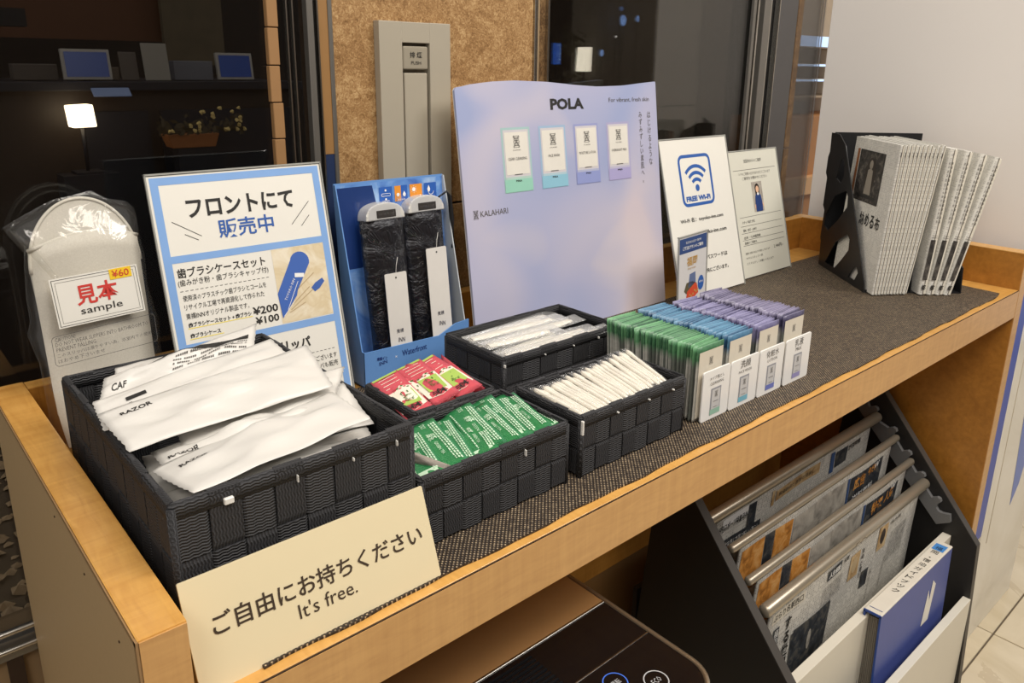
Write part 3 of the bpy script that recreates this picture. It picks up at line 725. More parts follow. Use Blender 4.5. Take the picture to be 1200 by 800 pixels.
razor([(0.010, 0.226, 0.144), (0.008, 0.190, 0.132), (0.176, 0.180, 0.143), (0.172, 0.241, 0.158)], 13, 'razor packet just in front of the fine-text one, marked with a small dark bar', 'CAF', False, 0.09, 0.40, dark=True, th=0.008)
razor([(0.033, 0.163, 0.116), (0.030, 0.098, 0.118), (0.165, 0.099, 0.124), (0.178, 0.155, 0.127)], 15, 'middle razor packet under the upper ones with its word clearly readable', 'RAZOR', wu=0.04, wv=0.48)
razor([(0.062, 0.205, 0.124), (0.052, 0.138, 0.118), (0.182, 0.134, 0.132), (0.2115, 0.170, 0.141)], 20, 'lower razor packet whose pointed end rests on the right basket rim', None, th=0.008)
razor([(0.008, 0.205, 0.141), (0.013, 0.142, 0.131), (0.180, 0.134, 0.142), (0.190, 0.203, 0.158)], 14, 'broad upper razor packet lying across the middle of the heap', 'RAZOR', wu=0.07, wv=0.76, th=0.010)
razor([(0.030, 0.178, 0.106), (0.022, 0.112, 0.100), (0.150, 0.092, 0.108), (0.160, 0.160, 0.112)], 17, 'half-hidden razor packet deep on the left side of the basket', None, th=0.008)
razor([(0.018, 0.112, 0.104), (0.020, 0.057, 0.106), (0.180, 0.056, 0.108), (0.196, 0.110, 0.110)], 18, 'lowest front razor packet in shade by the front left corner', 'RAZOR', wu=0.05, wv=0.22, th=0.008)
razor([(0.120, 0.180, 0.112), (0.120, 0.120, 0.108), (0.200, 0.100, 0.112), (0.203, 0.158, 0.130)], 19, 'razor packet whose tip sticks up at the right basket wall', None, th=0.006)
razor([(0.022, 0.124, 0.119), (0.029, 0.053, 0.129), (0.184, 0.078, 0.130), (0.181, 0.142, 0.134)], 16, 'front top razor packet beside the front rim of the basket', 'RAZOR', wu=0.08, wv=0.66, th=0.011)

# green stick sachets
def foil(name, col, rough=0.28):
    t = NT(name); n = t.noise(t.obj(), 70, 3); t.base(t.mix(n, tuple(c * 0.8 for c in col), tuple(min(1, c * 1.15) for c in col)))
    t.set(Roughness=rough, Metallic=0.25); t.bump(n, 0.35, 0.003); return t.m
GRN = foil('green_foil', srgb(52, 142, 84), 0.32); PALEG = plain('pale_green_ink', srgb(206, 236, 206), 0.5)
def stick(i, a, b, wid, z0, z1, name, mat, label, cat, group, flip=False, th=0.004, nu=14):
    """a: back end, b: front end in plan"""
    A = Vector((*a, z0)); B = Vector((*b, z1)); d = (B - A).normalized(); s = Vector((-d.y, d.x, 0)).normalized() * wid / 2
    if s.x < 0: s = -s
    s.z = 0.004 if not flip else -0.004
    return pouch(name, [A + s, A - s, B - s, B + s], th, mat, nu, 6, 30 + i, 0.0006, 0.012)
random.seed(6)
G = [((0.234, 0.128), (0.228, 0.060), 0.052, 0.050), ((0.262, 0.148), (0.234, 0.062), 0.062, 0.060), ((0.280, 0.150), (0.258, 0.060), 0.066, 0.062), ((0.302, 0.150), (0.270, 0.060), 0.062, 0.060),
     ((0.322, 0.132), (0.296, 0.062), 0.064, 0.062), ((0.332, 0.156), (0.306, 0.064), 0.066, 0.064), ((0.345, 0.142), (0.326, 0.059), 0.068, 0.064),
     ((0.362, 0.155), (0.336, 0.060), 0.067, 0.064), ((0.377, 0.153), (0.350, 0.062), 0.064, 0.061), ((0.388, 0.146), (0.366, 0.060), 0.066, 0.064), ((0.390, 0.120), (0.382, 0.060), 0.060, 0.062)]
WRD = ['leftmost green stick sachet, low against the big basket', 'second green stick sachet from the left, tilted across its neighbour', 'green stick sachet lying left of centre over two others', 'green stick sachet rising at the left back of the green heap',
       'low green stick sachet in the gap left of the centre', 'central green stick sachet with its end sticking up at the back', 'central green stick sachet just right of the raised one', 'green stick sachet right of the centre on top of the heap',
       'green stick sachet third from the right in the heap', 'green stick sachet second from the right with a pale code panel', 'rightmost green stick sachet, low by the right basket wall']
for i, (a, b, z0, z1) in enumerate(G):
    o, S = stick(i, a, b, (0.026, 0.029, 0.031)[i % 3], z0 + 0.002, z1 + 0.003, 'green_stick_sachet', GRN, None, None, None)
    tag(o, WRD[i], 'sachet', 'green stick sachets in the low basket'); pr = Print(o, lambda u, v, h: S(u, v, h))
    for q, (v, hh) in enumerate(((0.86, 0.05), (0.78, 0.05), (0.70, 0.04), (0.14, 0.04))):
        u = 0.10
        while u < 0.9:
            l = 0.02 + 0.03 * random.random(); pr.rect(u, v, u + l, v + hh, PALEG, 2, 'small_print'); u += l + 0.012
    pr.text('緑茶', 0.30, 0.40, w=0.13, h=0.28, mat=PALEG, bold=0.01); pr.text('GREEN TEA', 0.48, 0.48, w=0.25, h=0.10, mat=PALEG)
    pr.text('STICK', 0.06, 0.44, w=0.10, h=0.16, mat=PALEG)
    if i % 3 == 1: pr.rect(0.86, 0.20, 0.93, 0.80, PALEG, 1, 'pale_panel')
    pr.done()
o, S = stick(60, (0.232, 0.128), (0.250, 0.058), 0.006, 0.066, 0.066, 'silver_stick_sachet', foil('silver_foil', srgb(176, 168, 158)), None, None, None); tag(o, 'narrow silver sachet edge lying over the left green sachets', 'sachet')

# red and white sachets
REDF = foil('rose_red_foil', srgb(222, 92, 104), 0.38); CREAM = plain('cream_ink', srgb(240, 232, 214), 0.5); LIME = plain('lime_ink', srgb(170, 200, 96), 0.5); DGR = plain('dark_green_ink', srgb(70, 110, 50), 0.5)
RD = [((0.307, 0.258), (0.300, 0.174), 0.078, 0.064, 'leftmost red and white sachet with a lime label'), ((0.322, 0.266), (0.318, 0.174), 0.076, 0.066, 'red sachet partly hidden beneath the two left ones'), ((0.342, 0.263), (0.334, 0.174), 0.082, 0.068, 'red and white sachet second from the left, label up'),
      ((0.350, 0.262), (0.356, 0.176), 0.076, 0.064, 'lower red sachet under the middle of the row'), ((0.362, 0.262), (0.368, 0.176), 0.082, 0.067, 'red and white sachet third in the row, label up')]
for i, (a, b, z0, z1, lb) in enumerate(RD):
    o, S = stick(20 + i, a, b, 0.033, z0, z1 + (0, 0, 0.004, 0, 0.003)[i], 'red_sachet', REDF, None, None, None)
    tag(o, lb, 'sachet', 'red and white sachets'); pr = Print(o, lambda u, v, h: S(u, v, h))
    pr.poly([(0.40, 0.04), (0.86, 0.04), (0.90, 0.5), (0.84, 0.96), (0.40, 0.96), (0.36, 0.6), (0.42, 0.4)], CREAM, 1, 'cream_panel')
    pr.poly([(0.45, 0.22), (0.76, 0.22), (0.78, 0.86), (0.47, 0.90)], LIME, 2, 'lime_label')
    pr.rect(0.0, 0.05, 0.04, 0.95, LIME, 1, 'green_end')
    pr.text('こんぶ', 0.50, 0.42, w=0.20, h=0.32, mat=DGR, lay=3, bold=0.01); pr.text('茶', 0.78, 0.25, w=0.10, h=0.5, mat=INK, lay=3, bold=0.01)
    for q in range(9): pr.disc(0.385 + 0.02 * (q % 3), 0.12 + 0.09 * q, 0.012, REDF if q % 2 else DGR, 3, 0.05, 8, 'leaf_pattern')
    for q in range(10): pr.rect(0.08 + 0.024 * q, 0.2, 0.09 + 0.024 * q, 0.8, CREAM, 1, 'small_print') if q % 3 == 0 else None
    pr.done()
for i, (cs, lb) in enumerate((([(0.3905, 0.262, 0.083), (0.386, 0.262, 0.058), (0.384, 0.178, 0.050), (0.388, 0.178, 0.069)], 'red sachet standing on edge by the right basket wall'), ([(0.384, 0.256, 0.076), (0.378, 0.256, 0.054), (0.377, 0.188, 0.050), (0.382, 0.188, 0.064)], 'second red sachet on edge, left of the rightmost'))):
    o, S = pouch('red_sachet', cs, 0.003, REDF, 12, 5, 50 + i, 0.0005, 0.01); tag(o, lb, 'sachet', 'red and white sachets')
    pr = Print(o, lambda u, v, h: S(u, v, h)); pr.rect(0.4, 0.05, 0.75, 0.95, CREAM, 1, 'cream_panel'); pr.done()

# combs in clear wrappers
FILM = film('crinkled_film', clear=0.86, rough=0.16, bump=0.9, scale=160, milk=0.12)
COMBM = plain('cream_white_plastic', srgb(236, 230, 216), 0.4, var=0.02)
for i in range(9):
    f = i / 8; y = 0.334 - 0.095 * f; z = 0.059 + 0.0025 * (i % 3) + 0.004 * math.sin(PI * f)
    x0 = 0.464 + 0.005 * ((i * 5) % 3) ; x1 = 0.655 - 0.010 * ((i * 7) % 4) - (0.03 if i in (5, 6) else 0); sk = 0.006 * ((i % 3) - 1)
    if i == 8: x1 = 0.660
    cs = [(x0, y + 0.012 + sk, z + 0.003), (x0, y - 0.012 + sk, z), (x1, y - 0.010 - sk, z + 0.002), (x1, y + 0.014 - sk, z + 0.005)]
    o, S = pouch('comb_packet', cs, 0.009, FILM, 16, 5, 70 + i, 0.0010, 0.0, pu=0.2)
    tag(o, ['rearmost clear comb wrapper against the basket back wall', 'second comb wrapper from the back', 'third comb wrapper from the back', 'fourth comb wrapper from the back', 'comb wrapper in the middle of the stack', 'short comb wrapper just in front of the middle', 'comb wrapper third from the front', 'comb wrapper second from the front', 'frontmost smooth comb wrapper along the front rim'][i], 'comb', 'clear-wrapped combs')
    c0 = Vector(((cs[0][0] + cs[1][0]) / 2 + 0.008, (cs[0][1] + cs[1][1]) / 2, z)) - o.location; c1 = Vector((x1 - 0.022, (cs[2][1] + cs[3][1]) / 2, z + 0.002)) - o.location
    d = (c1 - c0); n = Vector((-d.y, d.x, 0)).normalized() * 0.0085
    L = 14; vs = []; fs = []
    for k in range(L + 1):
        q = c0 + d * k / L; ww = (0.55 + 0.45 * math.sin(PI * min(1, (k + 1) / 5) / 2)) * (1 if k < L - 1 else 0.75)
        for e, hz in ((-1, 0), (-0.6, 0.0022), (0.6, 0.0022), (1, 0), (0.6, -0.0016), (-0.6, -0.0016)): vs.append(q + n * e * ww + Vector((0, 0, hz)))
        if k:
            b = 6 * k
            for j in range(6): fs.append((b - 6 + j, b - 6 + (j + 1) % 6, b + (j + 1) % 6, b + j))
    fs += [tuple(range(6)), tuple(range(6 * L + 5, 6 * L - 1, -1))]
    mesh('white_comb', vs, fs, COMBM, o, True)

# slim wrapped swabs
FILM2 = film('thin_swab_film', clear=0.93, rough=0.12, bump=0.7, scale=220, milk=0.04)
proto = None
N = 30
for i in range(N):
    f = i / (N - 1)
    a = Vector((0.421 + 0.163 * f ** 0.97, 0.137 + 0.004 * math.sin(i * 2.1) + 0.010 * f, 0.0665 + 0.003 * math.sin(i * 1.7) ** 2 + 0.010 * f * f))
    b = Vector((0.419 + 0.146 * f, 0.0575 + 0.002 * math.sin(i * 3.3), 0.0655 + 0.002 * math.sin(i * 1.3)))
    d = b - a; L = d.length
    if proto is None:
        o, S = pouch('wrapped_swab', [(-0.050, 0.0052, 0), (-0.050, -0.0052, 0), (0.040, -0.0045, 0), (0.040, 0.0045, 0)], 0.0062, FILM2, 18, 4, 3, 0.0007, 0.0)
        o.location = (0, 0, 0)
        rr = [0.0022, 0.0029, 0.0029, 0.0022, 0.0026, 0.0027, 0.0027, 0.0025, 0.0016]; xs = [-0.042, -0.038, -0.031, -0.027, -0.010, 0.008, 0.022, 0.030, 0.036]
        tube('white_stick', [(x + 0.004, 0, 0) for x in xs], rr, COMBM, o, 8); proto = o; c = o
    else:
        c = proto.copy(); COL.objects.link(c)
        for ch in proto.children: k = ch.copy(); COL.objects.link(k); k.parent = c
    c.location = (a + b) / 2; c.rotation_mode = 'QUATERNION'; c.rotation_quaternion = d.to_track_quat('X', 'Z')
    tag(c, 'slim film-wrapped white swab, %s from the left of the packed upper row' % ordinal(i + 1), 'swab', 'slim wrapped swabs in the front right basket')
# a few more, lying underneath so the basket is full
for i in range(14):
    c = proto.copy(); COL.objects.link(c)
    for ch in proto.children: k = ch.copy(); COL.objects.link(k); k.parent = c
    f = i / 13; a = Vector((0.424 + 0.148 * f, 0.138, 0.058)); b = Vector((0.422 + 0.143 * f, 0.062, 0.057)); d = b - a
    c.location = (a + b) / 2; c.rotation_quaternion = d.to_track_quat('X', 'Z')
    c['label'] = 'film-wrapped swab of the hidden lower layer, %s from the left' % ordinal(i + 1); c['group'] = 'lower layer of wrapped swabs'

# ================================================================== SKINCARE SACHETS IN FOUR ROWS
ROWS = [('green', 0.610, 0.664, srgb(104, 160, 112), srgb(44, 84, 60), 'green-topped', 'leftmost row'), ('teal', 0.6745, 0.7285, srgb(92, 140, 170), srgb(30, 64, 100), 'teal-blue-topped', 'second row from the left'),
        ('lilac', 0.739, 0.790, srgb(138, 134, 170), srgb(62, 58, 96), 'lilac-topped', 'third row from the left'), ('mauve', 0.803, 0.857, srgb(132, 126, 154), srgb(62, 58, 86), 'mauve-topped', 'rightmost row')]
def sachet_mat(name, top, dk):
    t = NT(name); o = t.obj(); x, y, z = t.sep(o)
    oi = t.n('ObjectInfo').outputs['Random']
    wn = t.n('TexWhiteNoise', noise_dimensions='1D', i_W=t.math('MULTIPLY', oi, 91.7)).outputs[0]
    n = t.noise(o, 120, 2)
    side = t.math('GREATER_THAN', oi, 0.5)
    body = t.mix(n, srgb(150, 150, 142), srgb(206, 204, 196))
    body2 = t.mix(t.math('MULTIPLY', side, 0.8), body, srgb(60, 70, 64))
    f2 = t.n('Clamp', i_Value=t.math('MULTIPLY_ADD', t.math('ADD', z, t.math('MULTIPLY', n, 0.008)), 90.0, -6.6)).outputs[0]
    cc_ = t.mix(t.n('Clamp', i_Value=t.math('ADD', t.math('MULTIPLY', wn, 0.9), t.math('MULTIPLY_ADD', n, 0.8, -0.4))).outputs[0], top, dk)
    c = t.mix(f2, body2, cc_)
    rim_glint = t.math('GREATER_THAN', z, 0.0950)  # highlight along the top crimp, put into the foil colour
    c = t.mix(t.math('MULTIPLY', rim_glint, 0.32), c, tuple(min(1, v * 1.7 + 0.08) for v in top))
    t.base(c); t.set(Roughness=0.38); t.b.inputs['Metallic'].default_value = 0.0; t.bump(t.noise(o, 45, 2), 0.3, 0.004); return t.m
EMB = plain('emblem_grey', srgb(110, 108, 104), 0.5)
def emblem(pr, u, v, s, mat=INKG, lay=3):
    for a in range(5): pr.frame(u - s * 0.34 + s * 0.05 * (a % 2), v - s * 0.5 + a * s * 0.2, u + s * 0.34 - s * 0.05 * (a % 2), v - s * 0.5 + a * s * 0.2 + s * 0.17, s * 0.03, mat, lay, 'emblem', s * 0.07)
    pr.line((u - s * 0.3, v - s * 0.45), (u + s * 0.3, v + s * 0.5), s * 0.05, mat, lay, 'emblem'); pr.line((u + s * 0.3, v - s * 0.45), (u - s * 0.3, v + s * 0.5), s * 0.05, mat, lay, 'emblem')
NROW = 42
for ri, (nm, x0, x1, top, dk, adj, row) in enumerate(ROWS):
    m = sachet_mat(nm + '_sachet_foil', top, dk); hw = (x1 - x0) / 2; hh = 0.0955
    # one foil sachet: bulging middle, crimped flat top and bottom seals
    vs = []; fs = []; nu = 5; prof = [(0, .2), (.04, .25), (.1, .9), (.35, 1.25), (.65, 1.25), (.86, .9), (.92, .28), (1, .2)]
    for side in (1, -1):
        for (v, b) in prof:
            for i in range(nu + 1):
                u = i / nu; e = math.sin(PI * u) ** 0.5 if 0 < i < nu else 0.0
                vs.append(((u - 0.5) * 2 * hw, -side * (0.00025 + 0.0011 * b * e), v * hh))
    M = len(prof) * (nu + 1)
    for j in range(len(prof) - 1):
        for i in range(nu):
            a = j * (nu + 1) + i; q = (a, a + 1, a + nu + 2, a + nu + 1); fs += [q, tuple(M + k for k in q[::-1])]
        for i in (0, nu): a = j * (nu + 1) + i; fs.append((a, a + nu + 1, M + a + nu + 1, M + a) if i == 0 else (a + nu + 1, a, M + a, M + a + nu + 1))
    for i in range(nu):
        a = (len(prof) - 1) * (nu + 1) + i; fs += [(a, a + 1, M + a + 1, M + a), (i + 1, i, M + i, M + i + 1)]
    first = mesh('skincare_sachet', vs, fs, m, None, True); rnd = random.Random(ri)
    ylen = 0.133 if ri < 2 else 0.128
    for k in range(NROW):
        o = first if k == 0 else first.copy()
        if k: COL.objects.link(o)
        fan = k / (NROW - 1)
        o.location = ((x0 + x1) / 2 + rnd.uniform(-0.0014, 0.0014), 0.0555 + ylen * fan + rnd.uniform(-0.0004, 0.0004), ZM + 0.0003 + rnd.uniform(0, 0.0022))
        o.rotation_euler = (R(-1.0 - 5 * fan + 1.5 * math.sin(k * 0.5)), R(rnd.uniform(-1.6, 1.6)), R(rnd.uniform(-2.5, 2.5) + 4 * math.sin(k * 0.45)))
        if k == 0:
            o.rotation_euler = (0, 0, 0); o.location.y = 0.0535
            tag(o, 'front %s foil sachet, its pale printed face towards us behind the white label card' % adj, 'sachet', '%s sachets' % adj)
        else: tag(o, '%s foil sachet in the %s, %s behind the front one' % (adj, row, ordinal(k)), 'sachet', 'packed %s sachets' % adj)
    fr = first; pr = Print(fr, lambda u, v, h: (u, -0.0018 - h, v)); 
    pr.rect(-hw + 0.003, 0.004, hw - 0.003, 0.089, plain('pearl_white', srgb(214, 206, 190), 0.4), 1, 'pale_face'); emblem(pr, 0, 0.075, 0.010, EMB); pr.done()
CARDS = [(0.6175, 0.6735, 0.0478, 'メイク落とし', 'CLEANSING', srgb(150, 190, 170), 'leftmost'), (0.6745, 0.7360, 0.0468, '洗顔', 'FACE WASH', srgb(120, 180, 200), 'second from the left'),
         (0.7375, 0.7960, 0.0455, '化粧水', 'LOTION', srgb(110, 120, 190), 'third from the left'), (0.7995, 0.8640, 0.0445, '乳液', 'MILK', srgb(150, 145, 190), 'rightmost')]
for x0, x1, y, jp, en, c, wh in CARDS:
    t = prism('label_card', rrect(0, 0.0, x1 - x0, 0.0655, 0.0035), 'y', -0.0022, 0, plain('glossy_white_card', srgb(236, 235, 232), 0.25, var=0.01), None, 0.0006)
    t.location = (x0, y, ZM); tag(t, '%s of four white label cards before the sachet rows, headed %s' % (wh, en.lower()), 'card', 'label cards of the sachet rows')
    w2_ = (x1 - x0); pr = Print(t, lambda u, v, h: (u, -0.0022 - h, v))
    pr.text(jp, w2_ / 2, 0.0525, w=min(0.030, 0.011 * len(jp)), mat=INKG, center=True, res=1); pr.text(en, w2_ / 2, 0.0460, w=min(0.028, 0.0038 * len(en)), mat=INKG, center=True, res=1)
    a, b = w2_ / 2 - 0.0105, w2_ / 2 + 0.0105
    pr.rect(a, 0.006, b, 0.041, plain('pouch_grey_print', srgb(150, 152, 160), 0.4), 1, 'pouch_picture'); pr.rect(a + 0.002, 0.013, b - 0.002, 0.039, plain('pouch_pale_print', srgb(200, 200, 200), 0.4), 2, 'pouch_picture')
    pr.rect(a, 0.006, b, 0.013, plain('tint_' + en.split()[0].lower(), c, 0.4), 2, 'pouch_picture'); emblem(pr, w2_ / 2, 0.033, 0.008, EMB, lay=4)
    pr.rect(a + 0.005, 0.023, b - 0.005, 0.0236, INKG, 4, 'small_print'); pr.rect(a + 0.006, 0.0155, b - 0.006, 0.016, INKG, 4, 'small_print'); pr.done()

# ================================================================== STANDING CARDS
def stand_card(name, x, y, lean, w_, h_, label, paper=CARDW, yaw=0, cat='sign', th=0.004, acrylic=True):
    t = empty(name, (x, y, ZM), (R(-lean), 0, R(yaw)), label, cat)
    box('printed_sheet', (0.002, 0.0, 0.003), (w_ - 0.002, 0.0012, h_ - 0.002), paper, t)
    if acrylic:
        box('acrylic_back', (0, 0.0012, 0.0), (w_, 0.0030, h_), ACRY, t, 0.0004, 1)
        for a, b in (((0, -0.0014, 0), (0.0016, 0.0012, h_)), ((w_ - 0.0016, -0.0014, 0), (w_, 0.0012, h_)), ((0, -0.0014, h_ - 0.0014), (w_, 0.0030, h_ + 0.0006))):
            box('acrylic_edge', a, b, plain('acrylic_edge_tint', srgb(160, 160, 154), 0.1, coat=0.6), t)
        L = math.radians(lean)
        # foot: goes forward-down is hidden, a strut behind keeps it up
        s = h_ * 0.35
        prism('back_foot', [(0.0032, s), (0.0052, s), (s * math.tan(L) * 0.9 + 0.034, 0.001), (s * math.tan(L) * 0.9 + 0.030, 0.001)], 'x', w_ * 0.3, w_ * 0.7, ACRY, t) if lean > 5 else None
    return t
# left blue-bordered card
c1 = stand_card('price_sign', 0.1314, 0.380, 12, 0.2072, 0.302, 'blue-bordered acrylic sign selling toothbrush sets and slippers, behind the razor basket')
pr = Print(c1); W1 = 0.2072; H1 = 0.302
pr.frame(0.0045, 0.003, W1 - 0.0045, H1 - 0.004, 0.0085, LBLUE, 1, 'blue_border')
pr.rect(0.0130, 0.2035, W1 - 0.0130, 0.2115, LBLUE, 1, 'blue_border'); pr.rect(0.0130, 0.1035, W1 - 0.0130, 0.1125, LBLUE, 1, 'blue_border')
pr.text('フロントにて', 0.0385, 0.2510, w=0.126, h=0.0215, bold=0.028); pr.text('販売中', 0.0695, 0.2245, w=0.066, h=0.0215, mat=INKB, bold=0.014)
for a, b in (((0.0205, 0.2490), (0.050, 0.2300)), ((0.032, 0.2340), (0.046, 0.2260)), ((0.158, 0.2300), (0.184, 0.2560)), ((0.170, 0.2270), (0.182, 0.2390))): pr.line(a, b, 0.0007, INK)
pr.text('歯ブラシケースセット', 0.0165, 0.1865, w=0.101, h=0.0112, bold=0.015); pr.text('(歯みがき粉・歯ブラシキャップ付)', 0.0155, 0.1765, w=0.104, h=0.0085)
pr.dash(0.0165, 0.118, 0.1715, 0.0006, INK, 0.0055)
for k, s in enumerate(('使用済のプラスチック歯ブラシとコームを', 'リサイクル工場で再資源化して作られた', '東横INNオリジナル製品です。')):
    pr.text(s, 0.0180, 0.1605 - 0.0102 * k, w=(0.096, 0.092, 0.072)[k], h=0.0068, res=1)
pr.text('歯ブラシケースセット + 歯ブラシ', 0.019, 0.1305, w=0.072, h=0.0058, bold=0.02, res=1); pr.text('¥200', 0.093, 0.1302, w=0.031, h=0.0095, bold=0.02)
pr.text('歯ブラシケース', 0.019, 0.1185, w=0.034, h=0.0055, bold=0.02, res=1); pr.text('¥100', 0.0945, 0.1185, w=0.029, h=0.0090, bold=0.02)
YH = plain('yellow_highlight', srgb(240, 220, 110), 0.6); pr.rect(0.018, 0.1292, 0.092, 0.1302, YH, 1, 'highlight'); pr.rect(0.018, 0.1170, 0.056, 0.1180, YH, 1, 'highlight')
pr.rect(0.1265, 0.1135, W1 - 0.013, 0.2030, photo('cream_photo', [srgb(226, 212, 182), srgb(214, 196, 160), srgb(232, 222, 200)], 30), 1, 'product_photo')
case = [(0.128, 0.1195), (0.1262, 0.150), (0.1485, 0.188)] + [(0.160 + 0.0125 * math.cos(R(150 - 15 * k)), 0.184 + 0.0125 * math.sin(R(150 - 15 * k))) for k in range(12)] + [(0.152, 0.150), (0.150, 0.144)]
pr.poly(case, plain('case_blue', srgb(62, 100, 178), 0.5), 2, 'case_picture'); pr.rect(0.151, 0.1655, 0.163, 0.1705, WINK, 3, 'case_label', R(-8)); pr.line((0.1465, 0.138), (0.1300, 0.122), 0.0006, WINK, 3)
pr.text('TOYOKO INN', 0.136, 0.140, w=0.028, h=0.003, mat=WINK, lay=3, ang=R(58), res=1); pr.line((0.154, 0.1610), (0.136, 0.129), 0.0006, WINK, 3)
pr.poly([(0.170, 0.150), (0.176, 0.1555), (0.186, 0.1600), (0.1885, 0.1555), (0.181, 0.1480), (0.174, 0.1445)], plain('cap_blue', srgb(60, 96, 170), 0.5), 2, 'cap_picture')
BR = plain('bristle_tan', srgb(186, 164, 128), 0.6)
for a, b in (((0.150, 0.150), (0.176, 0.168)), ((0.140, 0.128), (0.172, 0.148)), ((0.143, 0.134), (0.168, 0.152)), ((0.138, 0.125), (0.160, 0.134))): pr.line(a, b, 0.0012, BR, 2, 'brush_picture')
pr.text('スリッパ', 0.105, 0.0785, w=0.053, h=0.014, bold=0.03); pr.dash(0.020, 0.190, 0.0700, 0.0006, INK, 0.0055)
pr.text('使い捨てスリッパがございます', 0.108, 0.0580, w=0.082, h=0.0072, res=1); pr.text('フロントにてスリッパも販売', 0.108, 0.0480, w=0.082, h=0.0072, res=1); pr.done()

# lilac skincare poster board
def pastel():
    t = NT('lilac_poster'); o = t.obj(); x, y, z = t.sep(o)
    n = t.noise(o, 4.2, 1, 0.4, 0.8); n2 = t.noise(t.mapping(o, (1, 1, 1.4), (3, 1, 5)), 5.5, 1, 0.4, 0.6)
    c = t.ramp(n, [(0.30, srgb(158, 168, 204)), (0.45, srgb(176, 178, 206)), (0.60, srgb(192, 188, 206)), (0.75, srgb(208, 196, 204))])
    c2 = t.mix(t.n('Clamp', i_Value=t.math('MULTIPLY_ADD', n2, 4.0, -2.2)).outputs[0], c, srgb(216, 204, 204))
    t.base(c2); t.set(Roughness=0.3); t.b.inputs['Coat Weight'].default_value = 0.15; return t.m
pb = empty('poster_board', (0.5556, 0.400, ZM), (R(-8), 0, 0), 'large lilac skincare poster board with a wavy top, four sachet pictures on it', 'poster')
ctl = [(0, .3862), (.06, .3912), (.15, .3950), (.25, .3965), (.40, .3945), (.55, .3892), (.66, .3866), (.80, .3876), (.93, .3922), (1, .3942)]
top = []
for k in range(33):
    q = k / 32
    for (a0, h0), (a1, h1) in zip(ctl, ctl[1:]):
        if a0 <= q <= a1: f0 = (q - a0) / (a1 - a0); top.append((0.0015 + 0.4395 * q, h0 + (h1 - h0) * f0)); break
top[0] = (0.0035, 0.3872)
out = [(0.0, 0.0), (0.4425, 0.0), (0.4425, 0.3925)] + top[::-1] + [(0.0, 0.3835)]
prism('board', out, 'y', 0.0, 0.004, pastel(), pb)
prism('board_edge', [(u, v) for u, v in out], 'y', 0.0041, 0.0052, WHITE, pb)
prism('back_strut', [(0.0055, 0.22), (0.0075, 0.22), (0.050, 0.008), (0.046, 0.008)], 'x', 0.17, 0.27, WHITE, pb)
pr = Print(pb)
pr.text('POLA', 0.183, 0.3515, w=0.0745, h=0.0175, bold=0.045); pr.text('For vibrant, fresh skin', 0.318, 0.3600, w=0.104, h=0.0080, mat=INKG)
pr.text('はじけるような', 0.4155, 0.3430, h=0.092, w=0.0085, mat=INKG, vertical=True); pr.text('みずみずしい素肌へ。', 0.3925, 0.3430, h=0.122, w=0.0085, mat=INKG, vertical=True)
emblem(pr, 0.0185, 0.2060, 0.013); pr.text('KALAHARI', 0.027, 0.2020, w=0.053, h=0.0082, mat=INKG)
for k, (u0, u1, c1_, c2_, tx) in enumerate(((0.0778, 0.1355, (166, 196, 196), (150, 204, 184), 'CLEAR CLEANSING'), (0.1540, 0.2120, (158, 184, 210), (142, 192, 212), 'FACE WASH'), (0.2305, 0.2878, (152, 158, 202), (144, 154, 204), 'MOISTURE LOTION'), (0.3080, 0.3655, (172, 168, 202), (170, 164, 206), 'OVERNIGHT MILK'))):
    pr.done(); pr = Print(pb)
    A = plain('sachet_rim_print_%s' % tx.split()[0].lower(), srgb(*c1_), 0.35); Bm = plain('sachet_base_print_%s' % tx.split()[0].lower(), srgb(*c2_), 0.35)
    v0, v1 = 0.2310, 0.3280; pr.rect(u0, v0, u1, v1, A, 1, 'sachet_picture'); pr.rect(u0 + 0.0035, v0 + 0.0035, u1 - 0.0035, v1 - 0.0035, plain('pearl_print', srgb(206, 202, 206), 0.3), 2, 'sachet_picture')
    pr.rect(u0 + 0.0060, v0 + 0.027, u1 - 0.0060, v1 - 0.007, plain('pearl_print_light', srgb(226, 222, 212), 0.3), 3, 'sachet_picture'); pr.rect(u0 + 0.001, v0 + 0.001, u1 - 0.001, v0 + 0.020, Bm, 3, 'sachet_picture')
    pr.rect(u0 + 0.0035, v0 + 0.020, u1 - 0.0035, v0 + 0.0235, plain('half_tint_%s' % tx.split()[0].lower(), srgb(*[(a + 208) // 2 for a in c2_]), 0.3), 3, 'sachet_picture')
    uc = (u0 + u1) / 2; emblem(pr, uc, v1 - 0.021, 0.018, EMB, 5); pr.text('KALAHARI', uc, v1 - 0.0345, w=0.015, h=0.0016, mat=INKG, center=True, lay=5, res=1)
    pr.text(tx, uc, v0 + 0.0485, w=0.038 if len(tx) > 10 else 0.024, h=0.0042, mat=INKG, center=True, lay=5, res=1); pr.rect(uc - 0.008, v0 + 0.0265, uc + 0.008, v0 + 0.0275, INKG, 5, 'small_print'); pr.text('POLA', uc, v0 + 0.0160, w=0.0115, h=0.0028, center=True, lay=5, bold=0.04, res=1)
pr.done()

